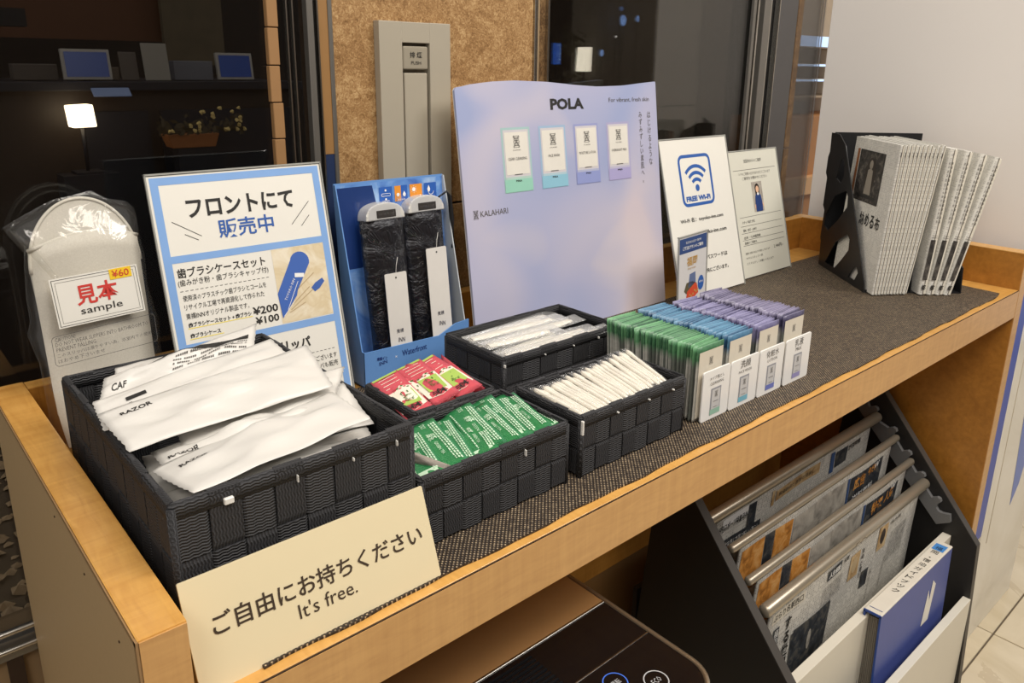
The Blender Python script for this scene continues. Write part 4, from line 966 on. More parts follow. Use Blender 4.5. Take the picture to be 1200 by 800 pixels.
# free wi-fi card
c2c = stand_card('wifi_sign', 1.0045, 0.370, 15, 0.2095, 0.2985, 'white acrylic sign with a large blue free wifi symbol', CARDW)
BLU = plain('sign_blue', srgb(44, 92, 168), 0.5); pr = Print(c2c)
pr.frame(0.0485, 0.1705, 0.1485, 0.2675, 0.0060, BLU, 1, 'blue_symbol', 0.014)
uc, vc = 0.0985, 0.2030; pr.disc(uc, vc + 0.001, 0.0062, BLU, 1, 0.0066, nm='blue_symbol')
for r0_, r1_ in ((0.015, 0.0215), (0.0275, 0.034), (0.040, 0.0465)): pr.arc(uc, vc - 0.001, r0_, r1_, 45, 135, BLU, 1, nm='blue_symbol')
pr.text('FREE Wi-Fi', 0.0600, 0.1800, w=0.0745, h=0.0098, mat=BLU, bold=0.05)
pr.text('Wi-Fi 名：toyoko-inn.com', 0.0330, 0.1405, w=0.134, h=0.0098, bold=0.02); pr.text('toyoko-inn.com', 0.088, 0.1130, w=0.084, h=0.0095, bold=0.02)
pr.text('Wi-Fi名とパスワードは', 0.046, 0.0665, w=0.118, h=0.0090, bold=0.02); pr.text('お部屋の中央にございます。', 0.044, 0.0420, w=0.118, h=0.0088, bold=0.02); pr.done()

# staff notice card
c3 = stand_card('staff_notice', 1.2340, 0.385, 15, 0.1810, 0.262, 'smaller white acrylic notice with a portrait photo of a person in blue', plain('pale_sage_card', srgb(216, 214, 200), 0.45, var=0.02))
pr = Print(c3)
pr.text('支配人からのご挨拶', 0.053, 0.2360, w=0.065, h=0.0072, mat=INK, res=1); pr.rect(0.0115, 0.2215, 0.168, 0.2224, INKG)
pr.text('いつもご利用いただきありがとうございます', 0.030, 0.2105, w=0.116, h=0.0066, mat=INKG, res=1); pr.text('ご意見をお聞かせください', 0.040, 0.2010, w=0.092, h=0.0066, mat=INKG, res=1)
pr.rect(0.0700, 0.1325, 0.1080, 0.1950, photo('portrait_backdrop', [srgb(150, 142, 132), srgb(186, 178, 166)], 40), 1, 'portrait_photo')
HAIR = plain('dark_hair_print', srgb(44, 32, 26), 0.6); SKIN = plain('skin_print', srgb(226, 182, 150), 0.6); NAV = plain('navy_dress_print', srgb(34, 60, 118), 0.6)
pr.disc(0.0890, 0.1815, 0.0082, HAIR, 2, 0.0098, nm='portrait_photo'); pr.rect(0.0815, 0.1640, 0.0965, 0.1810, HAIR, 2, 'portrait_photo'); pr.disc(0.0890, 0.1790, 0.0055, SKIN, 3, 0.0070, nm='portrait_photo')
pr.poly([(0.0775, 0.1330), (0.1010, 0.1330), (0.1020, 0.1500), (0.0990, 0.1660), (0.0930, 0.1700), (0.0850, 0.1700), (0.0790, 0.1660), (0.0765, 0.1500)], NAV, 4, 'portrait_photo'); pr.disc(0.0890, 0.1695, 0.0035, WINK, 5, 0.0030, nm='portrait_photo')
pr.line((0.0760, 0.1480), (0.0745, 0.1400), 0.003, SKIN, 4, 'portrait_photo'); pr.line((0.1030, 0.1500), (0.1055, 0.1420), 0.003, SKIN, 4, 'portrait_photo')
for v in (0.1255, 0.1075, 0.0930, 0.0790, 0.0680): pr.rect(0.0140, v, 0.1690, v + 0.0008, INKG)
for k, (s, v, w_) in enumerate((('スタッフ紹介 氏名', 0.1140, 0.045), ('趣味・旅行・山歩き', 0.0975, 0.048), ('出身・九州福岡県', 0.0825, 0.060), ('皆様のご来館を', 0.0715, 0.044))): pr.text(s, 0.020, v - 0.001, w=w_, h=0.0058, mat=INK, res=1)
pr.text('皆様のお越しを心よりお待ちしております', 0.018, 0.0500, w=0.090, h=0.0046, mat=INKG, res=1); pr.text('ホテルスタッフ一同', 0.018, 0.0400, w=0.060, h=0.0046, mat=INKG, res=1); pr.text('2,980円~', 0.124, 0.0500, w=0.036, h=0.0080, mat=INK, res=1)
pr.text('どうぞよろしくお願いいたします', 0.018, 0.0290, w=0.100, h=0.0046, mat=INKG, res=1); pr.done()

# small leaflet card in front
c4 = stand_card('leaflet_holder', 0.9350, 0.325, 3, 0.100, 0.1385, 'small clear-framed leaflet with a navy header, leaning before the wifi sign', plain('pearl_card', srgb(214, 212, 212), 0.4, var=0.02), 7)
pr = Print(c4)
pr.rect(0.003, 0.108, 0.097, 0.134, plain('navy_header', srgb(52, 76, 128), 0.5), 1, 'header_band'); pr.text('宿泊予約は公式が一番お得', 0.024, 0.1235, w=0.052, h=0.0046, mat=WINK, res=1); pr.text('ご宿泊プランのご案内', 0.014, 0.1135, w=0.070, h=0.0064, mat=WINK, bold=0.02, res=1)
GOLD = plain('gold_ink', srgb(190, 150, 84), 0.5); pr.text('福岡', 0.029, 0.0830, w=0.036, h=0.0165, mat=GOLD, bold=0.02); pr.text('FUKUOKA', 0.033, 0.0765, w=0.027, h=0.0036, mat=GOLD, res=1)
pr.poly([(0.030, 0.026), (0.036, 0.014), (0.072, 0.030), (0.066, 0.046), (0.060, 0.050), (0.032, 0.038)], plain('food_red', srgb(206, 74, 44), 0.6), 2, 'food_picture'); pr.poly([(0.036, 0.044), (0.062, 0.050), (0.060, 0.070), (0.040, 0.068)], plain('view_blue', srgb(96, 112, 150), 0.6), 1, 'view_picture')
pr.poly([(0.022, 0.040), (0.030, 0.054), (0.050, 0.054), (0.066, 0.048), (0.062, 0.042), (0.030, 0.034)], plain('leaf_dark', srgb(92, 84, 60), 0.6), 1, 'view_picture')
for k in range(7): pr.disc(0.036 + 0.0055 * k, 0.026 + 0.003 * math.sin(k * 2) + 0.0018 * k, 0.0022, GOLD, 3, nm='food_picture')
pr.disc(0.080, 0.046, 0.0105, BLU, 2, 0.0135, nm='round_badge'); pr.text('¥390', 0.080, 0.046, w=0.014, h=0.0045, mat=WINK, lay=3, center=True, res=1); pr.done()

# free-to-take sign at the front
fs_ = empty('free_sign', (0.0068, 0.0130, ZM), (R(-20), 0, 0), 'cream sign reading it is free in Japanese and English, leaning on the razor basket', 'sign')
prism('sign_plate', rrect(0, -0.003, 0.2010, 0.0775, 0.0012), 'y', 0.0, 0.0022, plain('cream_plate', srgb(222, 208, 172), 0.35, var=0.015), fs_, 0.0004)
pr = Print(fs_)
pr.text('ご自由にお持ちください', 0.0165, 0.0330, w=0.1745, h=0.0155, mat=plain('brown_black_ink', srgb(58, 44, 30), 0.6), bold=0.012, res=3); pr.text("It's free.", 0.0770, 0.0180, w=0.0485, h=0.0112, mat=plain('brown_black_ink', srgb(58, 44, 30), 0.6)); pr.done()

# ================================================================== SLIPPERS IN A CLEAR BAG
sl = empty('sample_slippers', (0.0, 0.425, ZM), (R(-6), 0, 0), 'sample pair of white slippers in a clear bag, standing behind the razor basket', 'slippers')
FELT = NT('white_felt'); n = FELT.noise(FELT.obj(), 700, 2); FELT.base(FELT.mix(n, srgb(196, 190, 178), srgb(222, 217, 206))); FELT.set(Roughness=0.9); FELT.bump(n, 0.2, 0.0006); FELT = FELT.m
def outline(n=40, x0=0.016, x1=0.121, zb=0.0, zt=0.277, waist=0.004):
    pts = []
    cx = (x0 + x1) / 2; hw = (x1 - x0) / 2
    for k in range(n + 1):                       # over the toe
        a = PI * k / n; pts.append((cx + hw * math.cos(a), zt - 0.072 + 0.072 * math.sin(a)))
    for z in (0.17, 0.12, 0.08, 0.05): pts.append((x0 + waist * math.sin(PI * (0.2 - z) / 0.2) * 0.6 + 0.0, z))
    for k in range(n + 1):
        a = PI + PI * k / n; pts.append((cx + (hw - 0.008) * math.cos(a), 0.048 + 0.048 * math.sin(a)))
    for z in (0.05, 0.08, 0.12, 0.17): pts.append((x1 - waist * math.sin(PI * (0.2 - z) / 0.2) * 0.6, z))
    return pts
def puffy(name, pts, y0, y1, mat, parent, bev=0.004):
    return prism(name, pts, 'y', y0, y1, mat, parent, bev, 4)
puffy('sole', outline(22), 0.004, 0.0125, FELT, sl, 0.0035)
puffy('sole', outline(22, 0.020, 0.118, 0.0, 0.272), 0.0135, 0.021, FELT, sl, 0.003)
ins = [(x, z) for x, z in outline(22, 0.0195, 0.1175, 0.0, 0.2725)]
# upper: the instep band covering the lower part, slightly raised, with its curved hem
up = []
for k in range(17): 
    s = k / 16; up.append((0.0165 + 0.104 * s, 0.228 + 0.012 * math.sin(PI * s) + 0.004 * s))
vs = []; fs = []; nx_, nz_ = 16, 14
for side in (0, 1):
    for i in range(nx_ + 1):
        s = i / nx_; xt, zt = up[i]
        for j in range(nz_ + 1):
            q = j / nz_; z = 0.015 + (zt - 0.015) * q; wz = 1.0 if z > 0.08 else 0.86 + 0.14 * math.sin(PI / 2 * z / 0.08)
            x = 0.0685 + (xt - 0.0685) * wz
            y = 0.0035 - 0.013 * math.sin(PI * s) ** 0.45 * (0.65 + 0.35 * q) - 0.0012 * math.sin(9 * s + 5 * q)
            vs.append((x, y + (0.0016 if side else 0), z))
M = (nx_ + 1) * (nz_ + 1)
for i in range(nx_):
    for j in range(nz_):
        a = i * (nz_ + 1) + j; q = (a, a + nz_ + 1, a + nz_ + 2, a + 1); fs += [q, tuple(M + k for k in q[::-1])]
for i in range(nx_):
    a = i * (nz_ + 1) + nz_; fs.append((a, a + nz_ + 1, M + a + nz_ + 1, M + a))
upm = mesh('upper', vs, fs, FELT, sl, True)
tube('piped_hem', [(x, -0.0095 * math.sin(PI * k / 16) ** 0.45 + 0.0035, z) for k, (x, z) in enumerate(up)], 0.0022, FELT, sl, 8)
ed = outline(30, 0.0162, 0.1208, 0, 0.2768); tube('piped_edge', [(x, 0.0042, z) for x, z in ed[0:31]], 0.0018, FELT, sl, 8)
# clear bag around it
BAG = film('clear_bag', (0.98, 0.98, 0.97), 0.945, 0.12, 0.55, 34, 0.015)
rnd = random.Random(5); bo = []
base = [(0.131, 0.00), (0.130, 0.06), (0.1285, 0.11), (0.131, 0.135), (0.124, 0.18), (0.126, 0.215), (0.123, 0.240), (0.123, 0.262), (0.116, 0.269), (0.098, 0.2735), (0.084, 0.283), (0.068, 0.2800), (0.048, 0.277), (0.030, 0.269), (0.012, 0.260), (0.0, 0.2535), (0.010, 0.249), (0.017, 0.240), (0.0125, 0.215), (0.009, 0.18), (0.0085, 0.155), (0.004, 0.142), (0.010, 0.11), (0.010, 0.06), (0.008, 0.0)]
vs = []; fs = []; n = len(base)
for ring, (sc_, yf, yb) in enumerate(((1.0, 0.006, 0.012), (0.93, -0.010, 0.024), (0.6, -0.0165, 0.0262), (0.0, -0.0170, 0.0268))):
    for side in (0, 1):
        for k, (x, z) in enumerate(base):
            xx = 0.067 + (x - 0.067) * sc_; zz = 0.135 + (z - 0.135) * sc_
            vs.append((xx, (yb if side else yf) + rnd.uniform(-0.0008, 0.0008), max(0.0005, zz + 0.0)))
for ring in range(3):
    for side in (0, 1):
        a = (ring * 2 + side) * n; b = ((ring + 1) * 2 + side) * n
        for k in range(n): fs.append((a + k, a + (k + 1) % n, b + (k + 1) % n, b + k))
for k in range(n): fs.append((k, n + k, n + (k + 1) % n, (k + 1) % n))
mesh('clear_bag', vs, fs, BAG, sl, True)
# label card on the bag and printed caution
lab = empty('sample_label', (0.0, 0.0, 0.0)); lab.parent = sl
def tilt(u, v): c, s = math.cos(R(2.5)), math.sin(R(2.5)); return (0.065 + (u - 0.065) * c - (v - 0.17) * s, 0.17 + (u - 0.065) * s + (v - 0.17) * c)
LF = lambda u, v, h: (tilt(u, v)[0], -0.0185 - h, tilt(u, v)[1])
pr = Print(lab, LF, 'card')
pr.rect(0.0275, 0.1495, 0.1110, 0.2010, CARDW, 1, 'paper_card'); pr.frame(0.0290, 0.1510, 0.1095, 0.1995, 0.0005, INK, 2, 'border'); pr.frame(0.0320, 0.1540, 0.1065, 0.1965, 0.0003, INKG, 2, 'border')
pr.text('見本', 0.0485, 0.1690, w=0.040, h=0.0215, mat=RED, bold=0.02, lay=3); pr.text('sample', 0.0500, 0.1575, w=0.040, h=0.0095, mat=INK, lay=3)
pr.rect(0.0830, 0.1895, 0.1045, 0.2005, YEL, 3, 'yellow_tag'); pr.text('¥60', 0.0855, 0.1915, w=0.0165, h=0.0075, mat=RED, lay=5); pr.done()
BF = lambda u, v, h: (u, -0.0180 - h, v + 0.06 * (u - 0.065))
pr = Print(sl, BF, 'printing')
pr.frame(0.0195, 0.1120, 0.1200, 0.1435, 0.0005, INKG, 2, 'caution_border', 0.004)
for s, u, v, w_ in (('CAUTION!', 0.0225, 0.1375, 0.019), ('DO NOT WEAR SLIPPERS INTO BATHROOM TO', 0.0225, 0.1325, 0.090), ('PREVENT FALLING.', 0.0225, 0.1270, 0.038), ('このスリッパは滑りやすい為、浴室内での使用', 0.0225, 0.1210, 0.092), ('はおやめ下さいませ', 0.0225, 0.1150, 0.044)): pr.text(s, u, v, w=w_, h=0.0042, mat=INKG, res=1)
pr.done()

# ================================================================== UMBRELLA DISPLAY BOX
UB = plain('display_blue', srgb(100, 146, 206), 0.45, var=0.03); UN = plain('display_navy', srgb(20, 52, 112), 0.45); USKY = photo('display_sky_print', [srgb(54, 96, 176), srgb(96, 144, 210), srgb(160, 190, 226)], 14)
ub = empty('umbrella_display_box', (0.3620, 0.395, ZM), (0, 0, 0), 'blue card display box holding two folded umbrellas', 'display box')
bw = 0.172; bd = 0.044
prism('back_panel', [(bd, 0.0), (bd + 0.002, 0.0), (bd + 0.018, 0.264), (bd + 0.016, 0.264)], 'x', 0.0, bw, UB, ub)
for x in (0.0, bw - 0.0015):
    prism('side_panel', [(0.0, 0.0), (bd, 0.0), (bd + 0.0155, 0.263), (bd + 0.012, 0.263), (0.006, 0.050), (0.0, 0.050)], 'x', x, x + 0.0015, UB if x == 0 else plain('pale_display_side', srgb(190, 196, 200), 0.5), ub)
prism('front_panel', [(0.0, 0.0), (bw, 0.0), (bw, 0.062), (0.148, 0.060), (0.120, 0.048), (0.0, 0.050)], 'y', -0.0005, 0.0012, UB, ub)
box('floor_panel', (0, 0, 0.0002), (bw, bd, 0.0015), UB, ub)
BPF = lambda u, v, h: (u, bd + 0.0605 * v - 0.0003 - h, v)
pr = Print(ub, BPF, 'printing')
pr.poly([(0.003, 0.150), (0.050, 0.150), (0.0675, 0.200), (0.056, 0.258), (0.003, 0.258)], UN, 2, 'navy_print'); pr.rect(0.0016, 0.006, bw - 0.0016, 0.2615, USKY, 1, 'sky_print')
OR = plain('icon_orange', srgb(226, 146, 48), 0.5); IB = plain('icon_blue', srgb(40, 92, 176), 0.5)
for k, (u, m) in enumerate(((0.066, IB), (0.0905, OR), (0.115, OR), (0.139, IB))):
    if k == 1: pr.rect(u, 0.2330, u + 0.010, 0.2540, OR, 3, 'orange_half_square'); pr.rect(u + 0.010, 0.2330, u + 0.0205, 0.2540, IB, 3, 'blue_half_square')
    else: pr.rect(u, 0.2330, u + 0.0205, 0.2540, m, 3, 'icon_square' + ('' if k < 3 else '_dark'))
    uc = u + 0.010
    if k == 0: pr.frame(u + 0.003, 0.2415, u + 0.0175, 0.2455, 0.0006, WINK, 5, 'icon_mark', 0.0018); pr.disc(uc, 0.2495, 0.0015, WINK, 5, nm='icon_mark'); pr.disc(uc, 0.2375, 0.0015, WINK, 5, nm='icon_mark')
    if k == 1: pr.disc(u + 0.005, 0.2420, 0.0024, WINK, 5, nm='icon_mark'); pr.poly([(u + 0.0135, 0.2390), (u + 0.0165, 0.2390), (u + 0.0175, 0.2420), (u + 0.015, 0.2465), (u + 0.0125, 0.2420)], WINK, 5, 'icon_mark')
    if k == 2: pr.disc(u + 0.0065, 0.2470, 0.0028, WINK, 5, nm='icon_mark'); [pr.line((u + 0.0065 + 0.0036 * math.cos(a), 0.2470 + 0.0036 * math.sin(a)), (u + 0.0065 + 0.005 * math.cos(a), 0.2470 + 0.005 * math.sin(a)), 0.0005, WINK, 5, 'icon_mark') for a in [PI / 4 * q for q in range(8)]]
    if k == 3: pr.poly([(u + 0.006, 0.2420), (u + 0.009, 0.2420), (u + 0.010, 0.2455), (u + 0.0075, 0.2510), (u + 0.005, 0.2455)], WINK, 5, 'icon_mark'); pr.arc(u + 0.011, 0.2420, 0.004, 0.0048, 180, 360, WINK, 5, nm='icon_mark')
    pr.text(('遮熱', '晴雨兼用', '遮光', '撥水')[k], uc, 0.2338, w=0.012, h=0.0024, mat=WINK, lay=5, center=True, res=1)
pr.done()
HW = plain('navy_scribble', srgb(20, 40, 110), 0.5); pr = Print(ub, lambda u, v, h: (u, -0.0006 - h, v))
pr.text('東横イン', 0.018, 0.0350, w=0.016, h=0.0050, mat=HW, bold=0.02, ang=R(-3)); pr.text('INN', 0.022, 0.0275, w=0.012, h=0.0050, mat=HW, ang=R(8)); pr.text('×', 0.0465, 0.0330, w=0.003, h=0.003, mat=WINK)
pr.text('Waterfront', 0.058, 0.0325, w=0.040, h=0.0085, mat=HW, ang=R(2)); pr.done()
# two folded umbrellas
NYL = NT('black_nylon'); n = NYL.noise(NYL.obj(), 26, 4, 0.65, 1.5); NYL.base(NYL.mix(n, srgb(10, 10, 13), srgb(32, 32, 38))); NYL.set(Roughness=0.36); NYL.bump(n, 0.8, 0.008); NYL = NYL.m
UF = film('umbrella_film', (0.96, 0.97, 1), 0.93, 0.08, 1.0, 40, 0.0)
SILV = plain('silver_grey_cap', srgb(214, 212, 206), 0.3, 0.1)
def umbrella(x, y, lean, z0, hgt, wd, label, seed, tagu, tagv, strap=False):
    t = empty('folded_umbrella', (x, y, z0), (R(-lean), 0, 0), label, 'umbrella', 'folded umbrellas in the blue display box')
    rnd = random.Random(seed); vs = []; fs = []; n = 28; L = 18; hb = hgt - 0.022
    for j in range(L + 1):
        f = j / L; rx = wd / 2 * (0.96 + 0.04 * min(1, f * 3)); ry = 0.0135
        for k in range(n):
            a = 2 * PI * k / n; fold = 1 + 0.045 * math.sin(3 * a + 2.2 * f * 2 + seed) + 0.03 * math.sin(7 * a - 3 * f)
            vs.append((rx * math.cos(a) * fold, ry * math.sin(a) * fold, f * hb))
    for j in range(L):
        for k in range(n): fs.append((j * n + k, j * n + (k + 1) % n, (j + 1) * n + (k + 1) % n, (j + 1) * n + k))
    fs += [tuple(range(n))[::-1], tuple(L * n + k for k in range(n))]
    mesh('canopy', vs, fs, NYL, t, True)
    # domed pale handle cap with a dark inset
    cap = [(-wd * 0.47, hb - 0.001), (wd * 0.47, hb - 0.001), (wd * 0.46, hb + 0.006)] + [(wd * 0.44 * math.cos(R(a)), hb + 0.008 + 0.014 * math.sin(R(a))) for a in range(20, 165, 12)] + [(-wd * 0.46, hb + 0.006)]
    prism('handle_cap', cap, 'y', -0.013, 0.012, SILV, t, 0.003, 3)
    box('button_inset', (-wd * 0.22, -0.0138, hb + 0.002), (wd * 0.24, -0.0128, hb + 0.012), plain('dark_inset', srgb(52, 48, 44), 0.5), t, 0.0006, 1)
    pr = Print(t, lambda u, v, h: (u, -0.0139 - h, v)); pr.text('WATER FRONT', -wd * 0.19, hb + 0.0055, w=wd * 0.38, h=0.003, mat=INKG, res=1); pr.done()
    # wrapper film
    vs = []; fs = []; L = 14; n = 20
    for j in range(L + 1):
        f = j / L; hw_ = wd / 2 + 0.003 + 0.003 * (f > 0.85) + 0.002 * rnd.random()
        for k in range(n):
            a = 2 * PI * k / n; vs.append((hw_ * math.cos(a) * (1 + 0.05 * rnd.uniform(-1, 1)), 0.0175 * math.sin(a) * (1 + 0.1 * rnd.uniform(-1, 1)), f * (hgt + 0.003) - 0.0 if f < 1 else hgt + 0.004))
    for j in range(L):
        for k in range(n): fs.append((j * n + k, j * n + (k + 1) % n, (j + 1) * n + (k + 1) % n, (j + 1) * n + k))
    mesh('clear_wrapper', vs, fs, UF, t, True)
    # hang tag
    tg = prism('hang_tag', rrect(tagu - 0.0170, 0.0, tagu + 0.0170, tagv, 0.002), 'y', -0.0215, -0.0205, plain('tag_white', srgb(214, 210, 204), 0.5), t)
    pr = Print(tg, lambda u, v, h: (u, -0.0215 - h, v)); pr.disc(tagu, tagv - 0.0065, 0.0013, INK, 1, nm='punched_hole')
    pr.text('東横', tagu - 0.001, tagv * 0.42, w=0.011, h=0.0058, mat=plain('ink_navy_dark', srgb(40, 40, 60), 0.5), center=True); pr.text('INN', tagu, tagv * 0.33, w=0.010, h=0.0062, mat=plain('ink_navy_dark', srgb(40, 40, 60), 0.5), center=True, ang=R(-6)); pr.done()
    tube('tag_string', [(tagu, -0.0212, tagv - 0.006), (tagu + 0.003, -0.0205, tagv + 0.010), (tagu + 0.007, -0.0190, tagv + 0.020)], 0.0004, SILV, t, 6)
    if strap:
        pts = [(wd * 0.42, -0.004, hgt - 0.006), (wd * 0.55, -0.014, hgt + 0.002), (wd * 0.66, -0.010, hgt - 0.006), (wd * 0.72, -0.006, hgt - 0.040), (wd * 0.70, -0.006, hgt - 0.080)]
        tube('wrist_strap', pts, [0.0014, 0.0016, 0.003, 0.0035, 0.0034], BLACKP, t, 10)
    return t
umbrella(0.4225, 0.4165, 6.5, ZM + 0.002, 0.236, 0.064, 'left folded black umbrella in a clear wrapper with a low white hang tag', 1, 0.001, 0.142)
umbrella(0.4900, 0.4190, 6.5, ZM + 0.002, 0.239, 0.064, 'right folded black umbrella with a wrist strap and a higher white hang tag', 2, 0.004, 0.166, True)

# ================================================================== CALL PLATE ON THE PILLAR
sp = empty('smoke_vent_plate', (0.4640, 0.512, 0.10), (0, 0, 0), 'tall grey smoke-vent release plate on the stone pillar', 'wall plate')
PM = plain('plate_grey', srgb(166, 158, 142), 0.4, var=0.02)
bm = None
W2, H2 = 0.1185, 0.372
# plate with a recess left open for the lever
box('plate', (0.0, -0.014, 0), (0.0365, -0.0002, H2), PM, sp, 0.001); box('plate', (0.0825, -0.014, 0), (W2, -0.0002, H2), PM, sp, 0.001)
box('plate', (0.0362, -0.0138, 0.3445), (0.0828, -0.0002, H2 - 0.0002), PM, sp, 0.001)
box('recess', (0.0360, -0.004, 0), (0.0830, -0.0003, 0.3450), plain('recess_grey', srgb(120, 112, 98), 0.5), sp)
pbn = box('push_button', (0.0385, -0.0125, 0.3085), (0.0805, -0.003, 0.3400), plain('button_grey', srgb(150, 142, 126), 0.4), sp, 0.0035, 3)
pr = Print(pbn, lambda u, v, h: (u, -0.0126 - h, v)); pr.text('排 煙', 0.0595, 0.3245, w=0.020, h=0.0080, mat=INK, center=True, bold=0.01); pr.text('PUSH', 0.0595, 0.3155, w=0.0165, h=0.0045, mat=INK, center=True); pr.done()
lv = box('lever_cover', (0.0400, -0.0120, 0.0), (0.0790, -0.003, 0.3040), PM, sp, 0.0025, 3)
box('catch', (0.0550, -0.0126, 0.150), (0.0630, -0.0119, 0.1560), plain('catch_grey', srgb(110, 104, 92), 0.4), sp, 0.0003, 1)

# ================================================================== NEWSPAPERS IN THE MAGAZINE FILE
FO = Vector((1.3393, 0.1845)); FY = -40.39
NEWS = newsprint('newsprint_file', (0.78, 0.76, 0.70), 0.30)
FOLD = plain('newspaper_fold_edge', srgb(216, 210, 196), 0.8, var=0.10, vscale=160)
fi = empty('magazine_file', (FO.x, FO.y, ZM), (0, 0, R(FY)), 'black two-pocket magazine file with cut-out side, full of newspapers, at the counter end', 'file')
def file_panel(x, name='side_panel', cut=True, low=False):
    # local: x across the front, y to the back; profile in (y, z) with oval cut-outs
    P = [(0.004, 0.0), (0.232, 0.0), (0.235, 0.05), (0.240, 0.06), (0.236, 0.12), (0.246, 0.13), (0.243, 0.19), (0.252, 0.20), (0.250, 0.235), (0.244, 0.245), (0.246, 0.286), (0.205, 0.286), (0.170, 0.266), (0.010, 0.020)]
    if low: P = [(0.004, 0.0), (0.232, 0.0), (0.235, 0.10), (0.20, 0.14), (0.05, 0.07), (0.010, 0.05)]
    o = prism(name, P, 'x', x, x + 0.0022, BLACKP, fi)
    return o
def holed_panel(x):
    bm = bmesh.new()
    P = [(0.004, 0.0), (0.232, 0.0), (0.235, 0.05), (0.240, 0.06), (0.236, 0.12), (0.246, 0.13), (0.243, 0.19), (0.252, 0.20), (0.250, 0.235), (0.244, 0.245), (0.246, 0.286), (0.205, 0.286), (0.170, 0.266), (0.010, 0.020)]
    holes = [[(0.196, 0.196), (0.182, 0.236), (0.172, 0.240), (0.163, 0.226), (0.160, 0.205), (0.172, 0.188)],
             [(0.226, 0.112), (0.190, 0.160), (0.140, 0.178), (0.128, 0.168), (0.126, 0.146), (0.165, 0.110), (0.205, 0.082), (0.228, 0.088)],
             [(0.200, 0.012), (0.160, 0.066), (0.108, 0.094), (0.096, 0.086), (0.094, 0.064), (0.120, 0.038), (0.150, 0.012)],
             [(0.080, 0.012), (0.062, 0.036), (0.048, 0.040), (0.040, 0.030), (0.052, 0.012)]]
    vs = []
    edges = []
    for loop in [P] + holes:
        a = [bm.verts.new((x, u, v)) for u, v in loop]
        for i in range(len(a)): edges.append(bm.edges.new((a[i], a[(i + 1) % len(a)])))
    bmesh.ops.triangle_fill(bm, edges=edges, use_beauty=True)
    g = bmesh.ops.extrude_face_region(bm, geom=bm.faces[:])
    for v in g['geom']:
        if isinstance(v, bmesh.types.BMVert): v.co.x += 0.0022
    bmesh.ops.recalc_face_normals(bm, faces=bm.faces[:])
    me = bpy.data.meshes.new('side_panel'); bm.to_mesh(me); bm.free(); return link('side_panel', me, BLACKP, fi)
holed_panel(0.0)
file_panel(0.0905, 'divider', low=True)
file_panel(0.190, 'side_panel', low=True)
box('base', (0.0022, 0.004, 0), (0.190, 0.235, 0.002), BLACKP, fi); box('back_panel', (0.0022, 0.2320, 0.002), (0.190, 0.2345, 0.288), BLACKP, fi)
box('front_lip', (0.0022, 0.004, 0.002), (0.0240, 0.0062, 0.006), BLACKP, fi)
def newspaper(x, th, dep, hgt, lean, skew, y0, label, group, cover=False, spine='', seed=0):
    t = empty('newspaper', (0, 0, 0), (0, 0, 0), label, 'newspaper', group)
    rnd = random.Random(seed)
    m0 = Matrix.Translation((FO.x, FO.y, ZM + 0.0024)) @ Matrix.Rotation(R(FY), 4, 'Z') @ Matrix.Translation((x, y0, 0.0)) @ Matrix.Rotation(R(lean), 4, 'Y') @ Matrix.Rotation(R(skew), 4, 'Z')
    t.matrix_world = m0
    # folded sheet: rounded fold at the front, loose sheet edges at the back
    pts = []
    r = th / 2
    for k in range(9):
        a = PI + PI * k / 8; pts.append((r + r * math.cos(a), r + r * math.sin(a)))
    pts += [(th, dep), (th * 0.75, dep - 0.002), (th * 0.5, dep), (th * 0.25, dep - 0.003), (0, dep - 0.001)]
    o = prism('folded_pages', pts, 'z', 0.0, hgt, NEWS if not cover else NEWS, t)
    box('fold_edge', (th * 0.62, -0.0012, 0.002), (th * 0.98, 0.003, hgt - 0.002), FOLD, t, 0.0004, 1)
    for k in (0.60,):
        box('page_fold_line', (th * k - 0.0003, -0.0014, 0.001), (th * k + 0.0003, 0.002, hgt - 0.001), plain('fold_shadow', srgb(120, 114, 104), 0.8), t)
    return t
rnd = random.Random(3); xx = 0.0055
ORD = ['frontmost', 'second', 'third', 'fourth', 'fifth', 'sixth', 'seventh', 'eighth', 'ninth', 'tenth', 'eleventh', 'twelfth']
PH = photo('newspaper_photo', [srgb(44, 38, 34), srgb(92, 82, 72), srgb(150, 140, 126)], 90); PHB = photo('newspaper_photo_dark', [srgb(30, 28, 28), srgb(62, 58, 54), srgb(110, 104, 96)], 70)
